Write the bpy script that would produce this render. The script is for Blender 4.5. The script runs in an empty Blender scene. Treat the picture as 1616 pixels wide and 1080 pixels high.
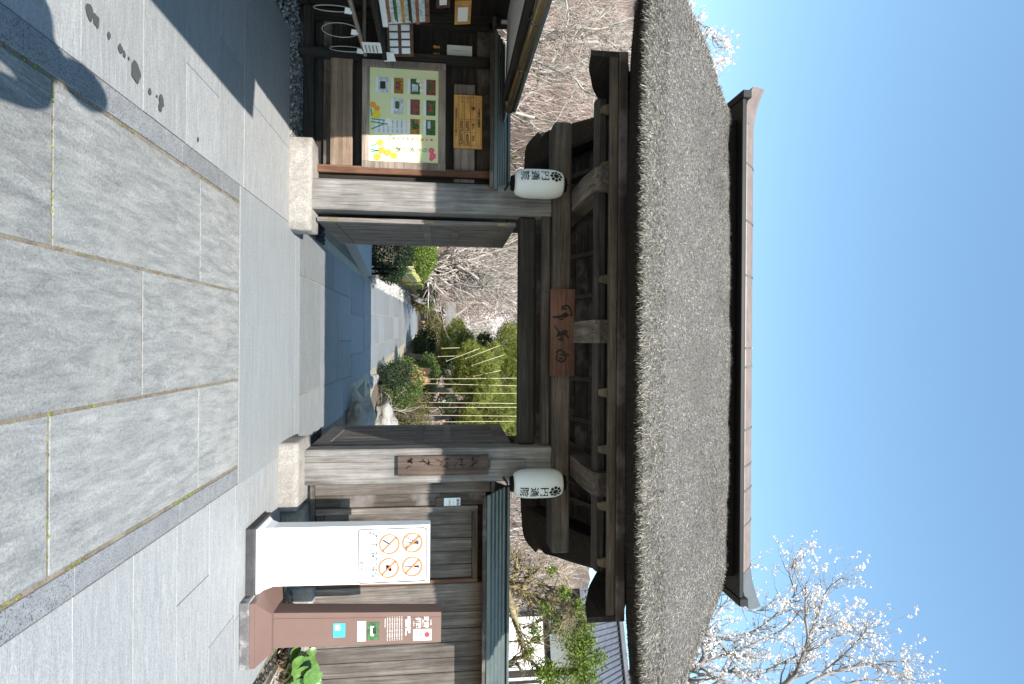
import bpy, bmesh, math, random
from mathutils import Vector, Matrix, noise
random.seed(7)
R = math.radians
scene = bpy.context.scene
COL = scene.collection

# ------------------------------------------------------------------ camera
FPX, PITCH, ROLL, CAMH = 898.0, R(6.67), 0.007, 1.55
FW = Vector((0, math.cos(PITCH), math.sin(PITCH)))
R0 = Vector((1, 0, 0)); U0 = Vector((0, -math.sin(PITCH), math.cos(PITCH)))
RC = math.cos(ROLL) * R0 + math.sin(ROLL) * U0
UC = -math.sin(ROLL) * R0 + math.cos(ROLL) * U0
EYE = Vector((0, 0, CAMH))
cam = bpy.data.cameras.new('camera'); camo = bpy.data.objects.new('camera', cam); COL.objects.link(camo)
cam.sensor_fit = 'HORIZONTAL'; cam.sensor_width = 36; cam.lens = FPX / 1616 * 36
cam.clip_start = 0.05; cam.clip_end = 2000
m = Matrix.Identity(4)
for i, v in enumerate((UC, -RC, -FW)):        # the photograph is stored lying on its side: world up is picture right
    for j in range(3): m[j][i] = v[j]
m.translation = EYE
camo.matrix_world = m
scene.camera = camo

# ------------------------------------------------------------------ sky, sun, exposure
SUN_EL, SUN_AZ = R(40.4), R(3.4)              # light travels towards +Y, a little towards +X
w = bpy.data.worlds.new('World'); scene.world = w; w.use_nodes = True
nt = w.node_tree; nt.nodes.clear()
sky = nt.nodes.new('ShaderNodeTexSky'); sky.sky_type = 'NISHITA'; sky.sun_disc = False
sky.sun_elevation = SUN_EL; sky.sun_rotation = math.pi + SUN_AZ
sky.air_density = 1.27; sky.dust_density = 0.0; sky.ozone_density = 0.3
bg = nt.nodes.new('ShaderNodeBackground'); bg.inputs['Strength'].default_value = 0.15
wo = nt.nodes.new('ShaderNodeOutputWorld')
hs = nt.nodes.new('ShaderNodeHueSaturation'); hs.inputs['Saturation'].default_value = 1.09; hs.inputs['Hue'].default_value = .49
nt.links.new(sky.outputs[0], hs.inputs['Color']); nt.links.new(hs.outputs[0], bg.inputs[0]); nt.links.new(bg.outputs[0], wo.inputs[0])
sl = bpy.data.lights.new('sun', 'SUN'); sl.energy = 4.9; sl.angle = R(0.53); sl.color = (1, .95, .87)
so = bpy.data.objects.new('sun', sl); COL.objects.link(so)
ldir = Vector((math.sin(SUN_AZ) * math.cos(SUN_EL), math.cos(SUN_AZ) * math.cos(SUN_EL), -math.sin(SUN_EL)))
so.rotation_euler = ldir.to_track_quat('-Z', 'Y').to_euler(); so.location = (0, -20, 25)
vs = scene.view_settings; vs.view_transform = 'Standard'; vs.look = 'None'; vs.exposure = 1.04; vs.gamma = 1; vs.use_curve_mapping = False
scene.cycles.use_denoising = True
scene.cycles.max_bounces = 6

# ------------------------------------------------------------------ photo pixel -> place
def ray(ix, iy): return FW * FPX + UC * (ix - 808) + RC * (iy - 540)
def PY(ix, iy, Y): d = ray(ix, iy); return EYE + d * (Y / d.y)
def PX(ix, iy, X): d = ray(ix, iy); return EYE + d * (X / d.x)
def PZ(ix, iy, z=0.0): d = ray(ix, iy); return EYE + d * ((z - CAMH) / d.z)

# ------------------------------------------------------------------ materials
MATS = {}
def newmat(name):
    mt = bpy.data.materials.new(name); mt.use_nodes = True; MATS[name] = mt
    n = mt.node_tree.nodes; return mt, n, mt.node_tree.links, n['Principled BSDF']
def N(nodes, t, **kw):
    x = nodes.new(t)
    for k, v in kw.items():
        if k in x.inputs: x.inputs[k].default_value = v
        else: setattr(x, k, v)
    return x
def ramp(nodes, stops):
    r = nodes.new('ShaderNodeValToRGB'); e = r.color_ramp.elements
    e[0].position, e[0].color = stops[0][0], (*stops[0][1], 1)
    e[1].position, e[1].color = stops[-1][0], (*stops[-1][1], 1)
    for p, c in stops[1:-1]:
        q = e.new(p); q.color = (*c, 1)
    return r
def mixc(nodes, links, fac, a, b, bt='MIX'):
    x = nodes.new('ShaderNodeMix'); x.data_type = 'RGBA'; x.blend_type = bt
    for sock, v in ((x.inputs[0], fac), (x.inputs[6], a), (x.inputs[7], b)):
        if hasattr(v, 'links') or hasattr(v, 'is_linked'): links.new(v, sock)
        elif isinstance(v, (int, float)): sock.default_value = v
        else: sock.default_value = (*v, 1)
    return x.outputs[2]
def objcoord(n, l, scale, rnd=30.0):
    tc = n.new('ShaderNodeTexCoord'); oi = n.new('ShaderNodeObjectInfo')
    mul = N(n, 'ShaderNodeMath', operation='MULTIPLY'); mul.inputs[1].default_value = rnd
    l.new(oi.outputs['Random'], mul.inputs[0])
    add = n.new('ShaderNodeVectorMath'); add.operation = 'ADD'
    l.new(tc.outputs['Object'], add.inputs[0]); l.new(mul.outputs[0], add.inputs[1])
    mp = n.new('ShaderNodeMapping'); mp.inputs['Scale'].default_value = scale
    l.new(add.outputs[0], mp.inputs[0]); return mp.outputs[0], oi.outputs['Random'], add.outputs[0]
def plain(name, c, rough=.7, metal=0, spec=.3, var=.12, scale=6, bump=0.0):
    mt, n, l, b = newmat(name)
    v, rnd, _ = objcoord(n, l, (scale,) * 3)
    nz = N(n, 'ShaderNodeTexNoise', Scale=1.0, Detail=6.0, Roughness=.65); l.new(v, nz.inputs['Vector'])
    rp = ramp(n, [(.3, tuple(x * (1 - var) for x in c)), (.7, tuple(min(1, x * (1 + var)) for x in c))])
    l.new(nz.outputs[0], rp.inputs[0]); l.new(rp.outputs[0], b.inputs['Base Color'])
    b.inputs['Roughness'].default_value = rough; b.inputs['Metallic'].default_value = metal
    b.inputs['Specular IOR Level'].default_value = spec
    if bump:
        bp = N(n, 'ShaderNodeBump', Strength=bump, Distance=.01); l.new(nz.outputs[0], bp.inputs['Height']); l.new(bp.outputs[0], b.inputs['Normal'])
    return mt
def wood(name, dark, mid, light, axis='Z', rough=.82, grain=26, wear=None, bump=.5):
    mt, n, l, b = newmat(name)
    s = [grain, grain, grain]; s['XYZ'.index(axis)] = grain * .045
    v, rnd, raw = objcoord(n, l, tuple(s))
    n1 = N(n, 'ShaderNodeTexNoise', Scale=1.0, Detail=9.0, Roughness=.7, Distortion=.6); l.new(v, n1.inputs['Vector'])
    rp = ramp(n, [(.28, dark), (.5, mid), (.72, light)]); l.new(n1.outputs[0], rp.inputs[0])
    n2 = N(n, 'ShaderNodeTexNoise', Scale=2.3, Detail=5.0, Roughness=.6); l.new(raw, n2.inputs['Vector'])
    r2 = ramp(n, [(.3, (.62, .62, .62)), (.7, (1.18, 1.16, 1.14))]); l.new(n2.outputs[0], r2.inputs[0])
    c = mixc(n, l, 1.0, rp.outputs[0], r2.outputs[0], 'MULTIPLY')
    mr = N(n, 'ShaderNodeMapRange'); mr.inputs['To Min'].default_value = .78; mr.inputs['To Max'].default_value = 1.22; l.new(rnd, mr.inputs['Value'])
    cm = n.new('ShaderNodeCombineColor')
    for i in range(3): l.new(mr.outputs[0], cm.inputs[i])
    c = mixc(n, l, 1.0, c, cm.outputs[0], 'MULTIPLY')
    # fine dark cracks running with the grain
    s3 = [90, 90, 90]; s3['XYZ'.index(axis)] = 2.2
    mp = n.new('ShaderNodeMapping'); mp.inputs['Scale'].default_value = s3; l.new(raw, mp.inputs[0])
    n3 = N(n, 'ShaderNodeTexNoise', Scale=1.0, Detail=4.0, Roughness=.5); l.new(mp.outputs[0], n3.inputs['Vector'])
    r3 = ramp(n, [(.33, (.45, .43, .42)), (.43, (1, 1, 1))]); l.new(n3.outputs[0], r3.inputs[0])
    c = mixc(n, l, .8, c, r3.outputs[0], 'MULTIPLY')
    if wear:
        n4 = N(n, 'ShaderNodeTexNoise', Scale=3.1, Detail=6.0, Roughness=.7); l.new(v, n4.inputs['Vector'])
        r4 = ramp(n, [(.52, (0, 0, 0)), (.64, (1, 1, 1))]); l.new(n2.outputs[0], r4.inputs[0])
        c = mixc(n, l, r4.outputs[0], c, wear)
    l.new(c, b.inputs['Base Color'])
    b.inputs['Roughness'].default_value = rough; b.inputs['Specular IOR Level'].default_value = .25
    bp = N(n, 'ShaderNodeBump', Strength=bump, Distance=.006); l.new(n1.outputs[0], bp.inputs['Height'])
    b2 = N(n, 'ShaderNodeBump', Strength=bump * .8, Distance=.004); l.new(n3.outputs[0], b2.inputs['Height']); l.new(bp.outputs[0], b2.inputs['Normal'])
    l.new(b2.outputs[0], b.inputs['Normal'])
    return mt
def stone(name, a, bcol, scale=(6, 6, 6), fine=60, bump=.6, dist=.012, rough=.75, speck=None, spec=.35, var=.12, blotch=None, warp=.9):
    mt, n, l, b = newmat(name)
    v, rnd, raw = objcoord(n, l, scale)
    n1 = N(n, 'ShaderNodeTexNoise', Scale=1.0, Detail=10.0, Roughness=.68, Distortion=warp); l.new(v, n1.inputs['Vector'])
    rp = ramp(n, [(.3, a), (.68, bcol)]); l.new(n1.outputs[0], rp.inputs[0])
    n2 = N(n, 'ShaderNodeTexNoise', Scale=float(fine), Detail=4.0, Roughness=.7); l.new(raw, n2.inputs['Vector'])
    r2 = ramp(n, [(.35, (.78, .78, .78)), (.62, (1.1, 1.1, 1.1))]); l.new(n2.outputs[0], r2.inputs[0])
    c = mixc(n, l, 1.0, rp.outputs[0], r2.outputs[0], 'MULTIPLY')
    mr = N(n, 'ShaderNodeMapRange'); mr.inputs['To Min'].default_value = 1 - var; mr.inputs['To Max'].default_value = 1 + var; l.new(rnd, mr.inputs['Value'])
    cm = n.new('ShaderNodeCombineColor')
    for i in range(3): l.new(mr.outputs[0], cm.inputs[i])
    c = mixc(n, l, 1.0, c, cm.outputs[0], 'MULTIPLY')
    if blotch:
        n5 = N(n, 'ShaderNodeTexNoise', Scale=3.0, Detail=5.0, Roughness=.6); l.new(raw, n5.inputs['Vector'])
        r5 = ramp(n, [(.55, (0, 0, 0)), (.72, (.7, .7, .7))]); l.new(n5.outputs[0], r5.inputs[0])
        c = mixc(n, l, r5.outputs[0], c, blotch)
    if speck:
        n4 = N(n, 'ShaderNodeTexNoise', Scale=140.0, Detail=2.0); l.new(raw, n4.inputs['Vector'])
        r4 = ramp(n, [(.36, (1, 1, 1)), (.42, (0, 0, 0))]); l.new(n4.outputs[0], r4.inputs[0])
        c = mixc(n, l, r4.outputs[0], c, speck)
    l.new(c, b.inputs['Base Color'])
    b.inputs['Roughness'].default_value = rough; b.inputs['Specular IOR Level'].default_value = spec
    bp = N(n, 'ShaderNodeBump', Strength=bump, Distance=dist); l.new(n1.outputs[0], bp.inputs['Height'])
    b2 = N(n, 'ShaderNodeBump', Strength=bump * .5, Distance=.003); l.new(n2.outputs[0], b2.inputs['Height']); l.new(bp.outputs[0], b2.inputs['Normal'])
    l.new(b2.outputs[0], b.inputs['Normal'])
    return mt
def island(name, stops, rough=.8, trans=0.0, spec=.2):
    """each loose piece of the mesh takes its own tint"""
    mt, n, l, b = newmat(name)
    g = n.new('ShaderNodeNewGeometry'); rp = ramp(n, stops)
    l.new(g.outputs['Random Per Island'], rp.inputs[0]); l.new(rp.outputs[0], b.inputs['Base Color'])
    b.inputs['Roughness'].default_value = rough; b.inputs['Specular IOR Level'].default_value = spec
    if trans:
        t = n.new('ShaderNodeBsdfTranslucent'); l.new(rp.outputs[0], t.inputs[0])
        mx = n.new('ShaderNodeMixShader'); mx.inputs[0].default_value = trans
        l.new(b.outputs[0], mx.inputs[1]); l.new(t.outputs[0], mx.inputs[2]); l.new(mx.outputs[0], n['Material Output'].inputs[0])
    return mt

GREY = ((.085, .078, .072), (.20, .185, .172), (.34, .325, .31))
BROWN = ((.028, .023, .02), (.072, .06, .051), (.145, .124, .108))
for ax in 'XYZ':
    wood('weathered' + ax, *GREY, axis=ax)
    wood('beam' + ax, (.034, .03, .0265), (.086, .076, .067), (.17, .152, .136), axis=ax)
    wood('plank' + ax, *BROWN, axis=ax, wear=(.15, .135, .125))
    wood('darkwood' + ax, (.010, .009, .0085), (.026, .023, .021), (.055, .048, .043), axis=ax)
wood('oldarm', (.06, .05, .042), (.145, .125, .106), (.26, .23, .198), axis='Y')
wood('post', (.10, .093, .088), (.205, .195, .187), (.31, .298, .288), axis='Z', grain=30)
wood('fenceboard', (.055, .045, .039), (.128, .11, .098), (.235, .212, .195), axis='Z', grain=30)
wood('doorwood', (.075, .067, .062), (.15, .136, .128), (.245, .226, .214), axis='Z', grain=34)
wood('redjamb', (.085, .042, .027), (.16, .082, .052), (.27, .155, .105), axis='Z')
wood('palewood', (.11, .072, .05), (.22, .158, .115), (.36, .275, .21), axis='X', grain=18)
wood('framewood', (.17, .13, .11), (.30, .245, .21), (.42, .36, .32), axis='X')
wood('plaquewood', (.06, .031, .022), (.105, .057, .042), (.155, .09, .068), axis='X')
wood('signwood', (.04, .027, .021), (.08, .056, .046), (.125, .093, .078), axis='Z')
wood('carving', (.022, .016, .013), (.05, .036, .03), (.085, .064, .054), axis='Z')
wood('feewood', (.42, .21, .065), (.55, .30, .10), (.66, .39, .15), axis='X', grain=14, bump=.2)
wood('rafterend', (.13, .105, .07), (.2, .168, .11), (.28, .24, .165), axis='X')
stone('slate', (.175, .18, .178), (.335, .335, .323), scale=(21.0, 3.6, 9), fine=80, warp=.2, bump=1.0, dist=.03, blotch=(.33, .325, .305))
stone('slatesmooth', (.205, .216, .22), (.265, .276, .278), scale=(1.6, 26, 10), fine=90, bump=.25, dist=.004, rough=.55, var=.05)
stone('pathslate', (.15, .158, .16), (.215, .224, .226), scale=(3, 20, 10), fine=60, bump=.5, dist=.01, rough=.7, var=.12)
stone('paver', (.225, .23, .232), (.315, .32, .318), scale=(5, 34, 10), fine=110, bump=.6, dist=.006, rough=.7, var=.07)
stone('kerb', (.165, .17, .178), (.24, .246, .252), scale=(9, 9, 9), fine=120, bump=.2, dist=.003, speck=(.06, .062, .068), rough=.6, var=.06)
stone('footing', (.205, .19, .174), (.335, .314, .288), scale=(5, 5, 5), fine=50, bump=.7, dist=.02, speck=(.2, .17, .15))
stone('boulder', (.16, .15, .135), (.36, .335, .30), scale=(2.5,) * 3, fine=30, bump=1, dist=.05, blotch=(.2, .2, .13))
stone('palerock', (.2, .19, .17), (.4, .38, .35), scale=(4,) * 3, fine=30, bump=1, dist=.05, blotch=(.22, .2, .15))
stone('vergesand', (.24, .21, .15), (.42, .38, .3), scale=(6,) * 3, fine=40, bump=1, dist=.03, blotch=(.16, .19, .05))
stone('blackgranite', (.035, .033, .035), (.07, .067, .07), scale=(7, 7, 7), fine=80, bump=.4, dist=.004)
stone('limegranite', (.07, .066, .068), (.13, .122, .122), scale=(7, 7, 7), fine=60, bump=.5, dist=.004, blotch=(.62, .6, .58))
stone('soil', (.10, .078, .055), (.2, .165, .12), scale=(3, 3, 3), fine=25, bump=1, dist=.05)
stone('moss', (.11, .088, .064), (.27, .23, .175), scale=(9, 9, 9), fine=70, bump=1, dist=.01, blotch=(.12, .12, .05))
stone('gravelpale', (.34, .325, .30), (.50, .48, .45), scale=(20, 20, 20), fine=60, bump=1, dist=.03)
stone('hillsoil', (.045, .032, .024), (.15, .105, .082), scale=(.9, .9, .9), fine=7, bump=1, dist=.3, blotch=(.15, .15, .05))
island('pebble', [(0, (.05, .05, .05)), (.4, (.14, .135, .13)), (.8, (.27, .26, .245)), (1, (.42, .40, .37))])
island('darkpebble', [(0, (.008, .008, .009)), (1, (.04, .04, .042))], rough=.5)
island('palepebble', [(0, (.2, .195, .18)), (1, (.45, .43, .4))])
stone('shadedreed', (.028, .023, .019), (.11, .095, .08), scale=(50, 50, 50), fine=150, bump=1, dist=.05, rough=.95, spec=.1)  # brown cut reed, darkened to put the eave's shade into the colour
stone('thatch', (.095, .088, .08), (.295, .277, .254), scale=(46, 46, 46), fine=150, bump=1, dist=.05, rough=.95, spec=.1)
island('straw', [(0, (.11, .1, .089)), (.3, (.22, .203, .183)), (.75, (.34, .317, .288)), (1, (.52, .49, .445))], rough=.85)
island('eavestraw', [(0, (.07, .063, .052)), (.5, (.2, .187, .16)), (1, (.42, .4, .34))], rough=.9)
plain('blackpaint', (.006, .006, .007), .85, spec=.08)
plain('ridgebrown', (.18, .136, .114), .5, .15, .4, .2, 5)
plain('ridgegrey', (.12, .125, .127), .45, .3, .4, .1, 4)
plain('ridgedark', (.014, .014, .015), .5, .3)
plain('verdigris', (.088, .108, .106), .5, .25, .4, .18, 5, .2)
plain('copper', (.22, .16, .085), .35, .8, .5, .3, 8)
plain('plaster', (.72, .71, .68), .85, var=.04)
plain('whitesign', (.82, .83, .84), .45, spec=.4, var=.01)
plain('brownsign', (.15, .093, .078), .5, spec=.35, var=.05)
plain('brownsignpale', (.17, .107, .09), .5, spec=.35, var=.05)
plain('ink', (.012, .012, .014), .7, var=0)
plain('printgrey', (.045, .045, .05), .7, var=0)
plain('printorange', (.78, .17, .05), .6, var=0)
plain('printred', (.75, .045, .05), .6, var=0)
plain('printrose', (.8, .25, .22), .6, var=0)
plain('printwhite', (.82, .8, .78), .6, var=0)
plain('printcyan', (.05, .42, .62), .5, var=.05)
plain('postergreen', (.68, .72, .42), .5, spec=.4, var=.03)
plain('postercream', (.80, .77, .62), .5, spec=.4, var=.02)
plain('paperwhite', (.72, .75, .78), .7, var=.02)
plain('lanternpaper', (.60, .62, .62), .55, var=.03)
plain('brass', (.2, .17, .1), .5, .6)
plain('iron', (.03, .03, .03), .5, .5)
plain('cordwhite', (.36, .34, .31), .6)
plain('tileroof', (.085, .09, .105), .55, spec=.35, var=.25, scale=3)
plain('flowyellow', (.8, .6, .03), .6); plain('floworange', (.78, .32, .05), .6); plain('flowpink', (.75, .12, .2), .6)
plain('leafprint', (.03, .30, .22), .6); plain('flowwhite', (.8, .82, .7), .6)
plain('photodark', (.03, .04, .03), .4, var=.6, scale=30); plain('photogreen', (.05, .12, .05), .4, var=.7, scale=40)
plain('photored', (.22, .08, .06), .4, var=.6, scale=40); plain('photosnow', (.5, .56, .62), .4, var=.5, scale=30)
plain('photogold', (.35, .18, .04), .4, var=.6, scale=40)
plain('bambooold', (.36, .27, .15), .5, var=.25, scale=8); plain('bamboogreen', (.25, .26, .09), .5, var=.35, scale=5)
plain('rope', (.58, .48, .32), .8)
stone('barkpale', (.23, .20, .17), (.5, .465, .42), scale=(6, 6, 3), fine=30, bump=1, dist=.03)
stone('barkdark', (.05, .042, .036), (.15, .13, .11), scale=(8, 8, 4), fine=30, bump=1, dist=.03)
stone('barkochre', (.10, .078, .04), (.31, .25, .13), scale=(6, 6, 3), fine=20, bump=1, dist=.03, blotch=(.4, .36, .26))
stone('bluebark', (.16, .15, .15), (.33, .31, .30), scale=(9, 9, 5), fine=30, bump=1, dist=.02)
island('twigpale', [(0, (.11, .076, .064)), (.5, (.275, .208, .184)), (1, (.5, .42, .375))], rough=.9)
island('blossom', [(0, (.7, .56, .52)), (.3, (.83, .78, .74)), (1, (.9, .88, .85))], rough=.6, trans=.25)
island('leafdark', [(0, (.008, .016, .008)), (1, (.03, .055, .022))], trans=.15)
island('leafmid', [(0, (.035, .06, .014)), (.6, (.075, .115, .028)), (1, (.12, .165, .04))], trans=.25)
island('leafbright', [(0, (.07, .11, .018)), (.6, (.14, .20, .035)), (1, (.22, .28, .06))], trans=.3)
island('leafolive', [(0, (.05, .052, .018)), (.6, (.105, .1, .035)), (1, (.19, .165, .06))], trans=.2)
island('needle', [(0, (.07, .088, .016)), (.5, (.19, .22, .042)), (1, (.32, .35, .09))], trans=.3)
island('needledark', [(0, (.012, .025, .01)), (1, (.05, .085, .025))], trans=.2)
island('dryleaf', [(0, (.10, .06, .035)), (.5, (.3, .21, .12)), (1, (.5, .4, .26))], trans=.2)
plain('butterbur', (.075, .15, .03), .35, spec=.5, var=.3, scale=14)
plain('stalk', (.2, .24, .08), .6)
plain('skin', (.5, .32, .24), .6); plain('hair', (.02, .016, .014), .6); plain('jacket', (.03, .035, .05), .85); plain('trouser', (.06, .055, .05), .85); plain('shoe', (.03, .03, .03), .5)
M = MATS

# ------------------------------------------------------------------ building helpers
BASE = {}
def link(o, parent=None):
    COL.objects.link(o)
    if parent is not None: o.parent = parent
    return o
def tag(o, label=None, cat=None, group=None, kind=None):
    if label: o['label'] = label
    if cat: o['category'] = cat
    if group: o['group'] = group
    if kind: o['kind'] = kind
    return o
def thing(name, loc, label, cat, group=None):
    o = bpy.data.objects.new(name, None); o.location = loc; o.empty_display_size = .1
    link(o); BASE[o.name] = Vector(loc); return tag(o, label, cat, group)
class MB:
    def __init__(s): s.v = []; s.f = []
    def add(s, vs, fs):
        k = len(s.v); s.v += [tuple(p) for p in vs]; s.f += [tuple(i + k for i in q) for q in fs]; return s
    def box(s, x0, x1, y0, y1, z0, z1, c=0.0):
        """box, edges chamfered by c"""
        if c <= 0:
            vs = [(x, y, z) for x in (x0, x1) for y in (y0, y1) for z in (z0, z1)]
            return s.add(vs, [(0, 1, 3, 2), (4, 6, 7, 5), (0, 4, 5, 1), (2, 3, 7, 6), (0, 2, 6, 4), (1, 5, 7, 3)])
        c = min(c, (x1 - x0) * .45, (y1 - y0) * .45, (z1 - z0) * .45)
        X, Y, Z = (x0, x1), (y0, y1), (z0, z1); vs = []; idx = {}
        for a in (0, 1):
            for b in (0, 1):
                for d in (0, 1):
                    sx, sy, sz = (1, -1)[a], (1, -1)[b], (1, -1)[d]
                    for k, (ex, ey, ez) in enumerate(((0, 1, 1), (1, 0, 1), (1, 1, 0))):
                        idx[a, b, d, k] = len(vs); vs.append((X[a] + sx * c * ex, Y[b] + sy * c * ey, Z[d] + sz * c * ez))
        fs = []
        for k in range(3):
            for e in (0, 1):
                def key(p, q):
                    t = [p, q]; t.insert(k, e); return (*t, k)
                r = [idx[key(0, 0)], idx[key(1, 0)], idx[key(1, 1)], idx[key(0, 1)]]
                fs.append(r)
        for k in range(3):                       # edges parallel to axis k
            o1, o2 = [i for i in range(3) if i != k]
            for p in (0, 1):
                for q in (0, 1):
                    def kk(e, face):
                        t = [0, 0, 0]; t[k] = e; t[o1] = p; t[o2] = q; return idx[(*t, face)]
                    fs.append([kk(0, o1), kk(1, o1), kk(1, o2), kk(0, o2)])
        for a in (0, 1):
            for b in (0, 1):
                for d in (0, 1): fs.append([idx[a, b, d, 0], idx[a, b, d, 1], idx[a, b, d, 2]])
        return s.add(vs, fs)
    def hexa(s, p):                              # 8 corners: bottom 4 round, top 4 round
        return s.add(p, [(0, 3, 2, 1), (4, 5, 6, 7), (0, 1, 5, 4), (1, 2, 6, 5), (2, 3, 7, 6), (3, 0, 4, 7)])
    def poly_prism(s, pts, a, b, axis):          # pts 2-D outline extruded along axis from a to b
        def mk(p, t):
            q = list(p); q.insert('XYZ'.index(axis), t); return tuple(q)
        n = len(pts); vs = [mk(p, a) for p in pts] + [mk(p, b) for p in pts]
        return s.add(vs, [tuple(range(n)), tuple(range(2 * n - 1, n - 1, -1))] + [(i, (i + 1) % n, n + (i + 1) % n, n + i) for i in range(n)])
    def tube(s, pts, rad, n=6, cap=True):
        pts = [Vector(p) for p in pts]
        if not hasattr(rad, '__len__'): rad = [rad] * len(pts)
        k = len(s.v); up = Vector((.31, .17, .93)).normalized()
        for i, p in enumerate(pts):
            d = (pts[min(i + 1, len(pts) - 1)] - pts[max(i - 1, 0)])
            if d.length < 1e-9: d = Vector((0, 0, 1))
            d.normalize(); u = d.cross(up)
            if u.length < .05: u = d.cross(Vector((1, 0, 0)))
            u.normalize(); q = d.cross(u)
            for j in range(n):
                a = 2 * math.pi * j / n; s.v.append(tuple(p + (u * math.cos(a) + q * math.sin(a)) * rad[i]))
        for i in range(len(pts) - 1):
            for j in range(n):
                s.f.append((k + i * n + j, k + i * n + (j + 1) % n, k + (i + 1) * n + (j + 1) % n, k + (i + 1) * n + j))
        if cap:
            s.f.append(tuple(k + j for j in range(n - 1, -1, -1))); s.f.append(tuple(k + (len(pts) - 1) * n + j for j in range(n)))
        return s
    def lathe(s, prof, c, n=24):
        k = len(s.v)
        for r, z in prof:
            for j in range(n):
                a = 2 * math.pi * j / n; s.v.append((c[0] + r * math.cos(a), c[1] + r * math.sin(a), c[2] + z))
        for i in range(len(prof) - 1):
            for j in range(n): s.f.append((k + i * n + j, k + i * n + (j + 1) % n, k + (i + 1) * n + (j + 1) % n, k + (i + 1) * n + j))
        s.f.append(tuple(k + j for j in range(n - 1, -1, -1))); s.f.append(tuple(k + (len(prof) - 1) * n + j for j in range(n)))
        return s
    def rock(s, c, r, sub=2, rough=.25, seed=0, flat=None):
        bm = bmesh.new(); bmesh.ops.create_icosphere(bm, subdivisions=sub, radius=1)
        vs = []
        for v in bm.verts:
            d = 1 + rough * noise.noise(v.co * 1.3 + Vector((seed * 7.1, seed * 3.3, 1))) + rough * .45 * noise.noise(v.co * 3.1 + Vector((seed, 5, seed)))
            p = Vector((v.co.x * r[0] * d, v.co.y * r[1] * d, v.co.z * r[2] * d))
            vs.append((c[0] + p.x, c[1] + p.y, c[2] + p.z))
        fs = [tuple(v.index for v in f.verts) for f in bm.faces]; bm.free(); return s.add(vs, fs)
    def build(s, name, mat, parent=None, smooth=False, base=None, kind=None):
        b = base if base is not None else (BASE.get(parent.name, Vector()) if parent is not None else Vector())
        me = bpy.data.meshes.new(name); me.from_pydata([(x - b[0], y - b[1], z - b[2]) for x, y, z in s.v], [], s.f)
        me.materials.append(M[mat] if isinstance(mat, str) else mat)
        if smooth: me.polygons.foreach_set('use_smooth', [True] * len(me.polygons))
        me.update()
        o = bpy.data.objects.new(name, me); link(o, parent); BASE[o.name] = Vector(b)
        if parent is None and base is not None: o.location = b
        if kind: o['kind'] = kind
        return o
def recalc(o):
    bm = bmesh.new(); bm.from_mesh(o.data); bmesh.ops.recalc_face_normals(bm, faces=bm.faces); bm.to_mesh(o.data); bm.free(); return o
def part(name, mat, parent, x0, x1, y0, y1, z0, z1, c=.006):
    return recalc(MB().box(x0, x1, y0, y1, z0, z1, c).build(name, mat, parent))
def copy_tree(o, loc=None, rz=0, sc=1.0, label=None, parent=None, group=None):
    c = o.copy(); link(c, parent)
    if loc is not None: c.location = loc; c.rotation_euler = (0, 0, rz); c.scale = (sc,) * 3 if not hasattr(sc, '__len__') else sc
    if label: c['label'] = label
    if group: c['group'] = group
    for ch in o.children: copy_tree(ch, parent=c)
    return c
_font = {}
def text_verts(body, size, bold=0.0, cond=1.0):
    """flat outline of lettering: list of (x, y), faces; centred on its box"""
    k = (body, size, bold)
    cu = bpy.data.curves.new('lettering', 'FONT'); cu.body = body; cu.size = size; cu.align_x = 'CENTER'; cu.align_y = 'CENTER'; cu.offset = bold * size; cu.resolution_u = 3
    ob = bpy.data.objects.new('lettering', cu); COL.objects.link(ob)
    bpy.context.view_layer.update()
    me = bpy.data.meshes.new_from_object(ob.evaluated_get(bpy.context.evaluated_depsgraph_get()))
    vs = [(v.co.x * cond, v.co.y) for v in me.vertices]; fs = [tuple(p.vertices) for p in me.polygons]
    bpy.data.objects.remove(ob); bpy.data.curves.remove(cu); bpy.data.meshes.remove(me)
    if vs:
        cx = (min(v[0] for v in vs) + max(v[0] for v in vs)) / 2; cy = (min(v[1] for v in vs) + max(v[1] for v in vs)) / 2
        vs = [(a - cx, b - cy) for a, b in vs]
    return vs, fs
class Flat(MB):
    """print on a plane facing the camera side (-Y): coordinates (x, z) at depth y"""
    def text(s, body, x, z, y, size, bold=0.0, cond=1.0, slope=0.0):
        vs, fs = text_verts(body, size, bold, cond)
        return s.add([(x + a, y + slope * (z + b), z + b) for a, b in vs], fs)
    def rect(s, x0, x1, z0, z1, y): return s.add([(x0, y, z0), (x1, y, z0), (x1, y, z1), (x0, y, z1)], [(0, 1, 2, 3)])
    def disc(s, x, z, r, y, n=20): return s.add([(x + r * math.cos(2 * math.pi * i / n), y, z + r * math.sin(2 * math.pi * i / n)) for i in range(n)], [tuple(range(n))])
    def ring(s, x, z, r0, r1, y, n=32, a0=0, a1=2 * math.pi):
        full = abs(a1 - a0 - 2 * math.pi) < 1e-6; m_ = n if full else n + 1; vs = []
        for i in range(m_):
            a = a0 + (a1 - a0) * i / n
            vs += [(x + r0 * math.cos(a), y, z + r0 * math.sin(a)), (x + r1 * math.cos(a), y, z + r1 * math.sin(a))]
        return s.add(vs, [(2 * i, 2 * ((i + 1) % m_), 2 * ((i + 1) % m_) + 1, 2 * i + 1) for i in range(n)])
    def line(s, x0, z0, x1, z1, w_, y):
        d = Vector((x1 - x0, z1 - z0)); d.normalize(); q = Vector((-d.y, d.x)) * w_ / 2
        return s.add([(x0 + q.x, y, z0 + q.y), (x1 + q.x, y, z1 + q.y), (x1 - q.x, y, z1 - q.y), (x0 - q.x, y, z0 - q.y)], [(0, 1, 2, 3)])

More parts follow.
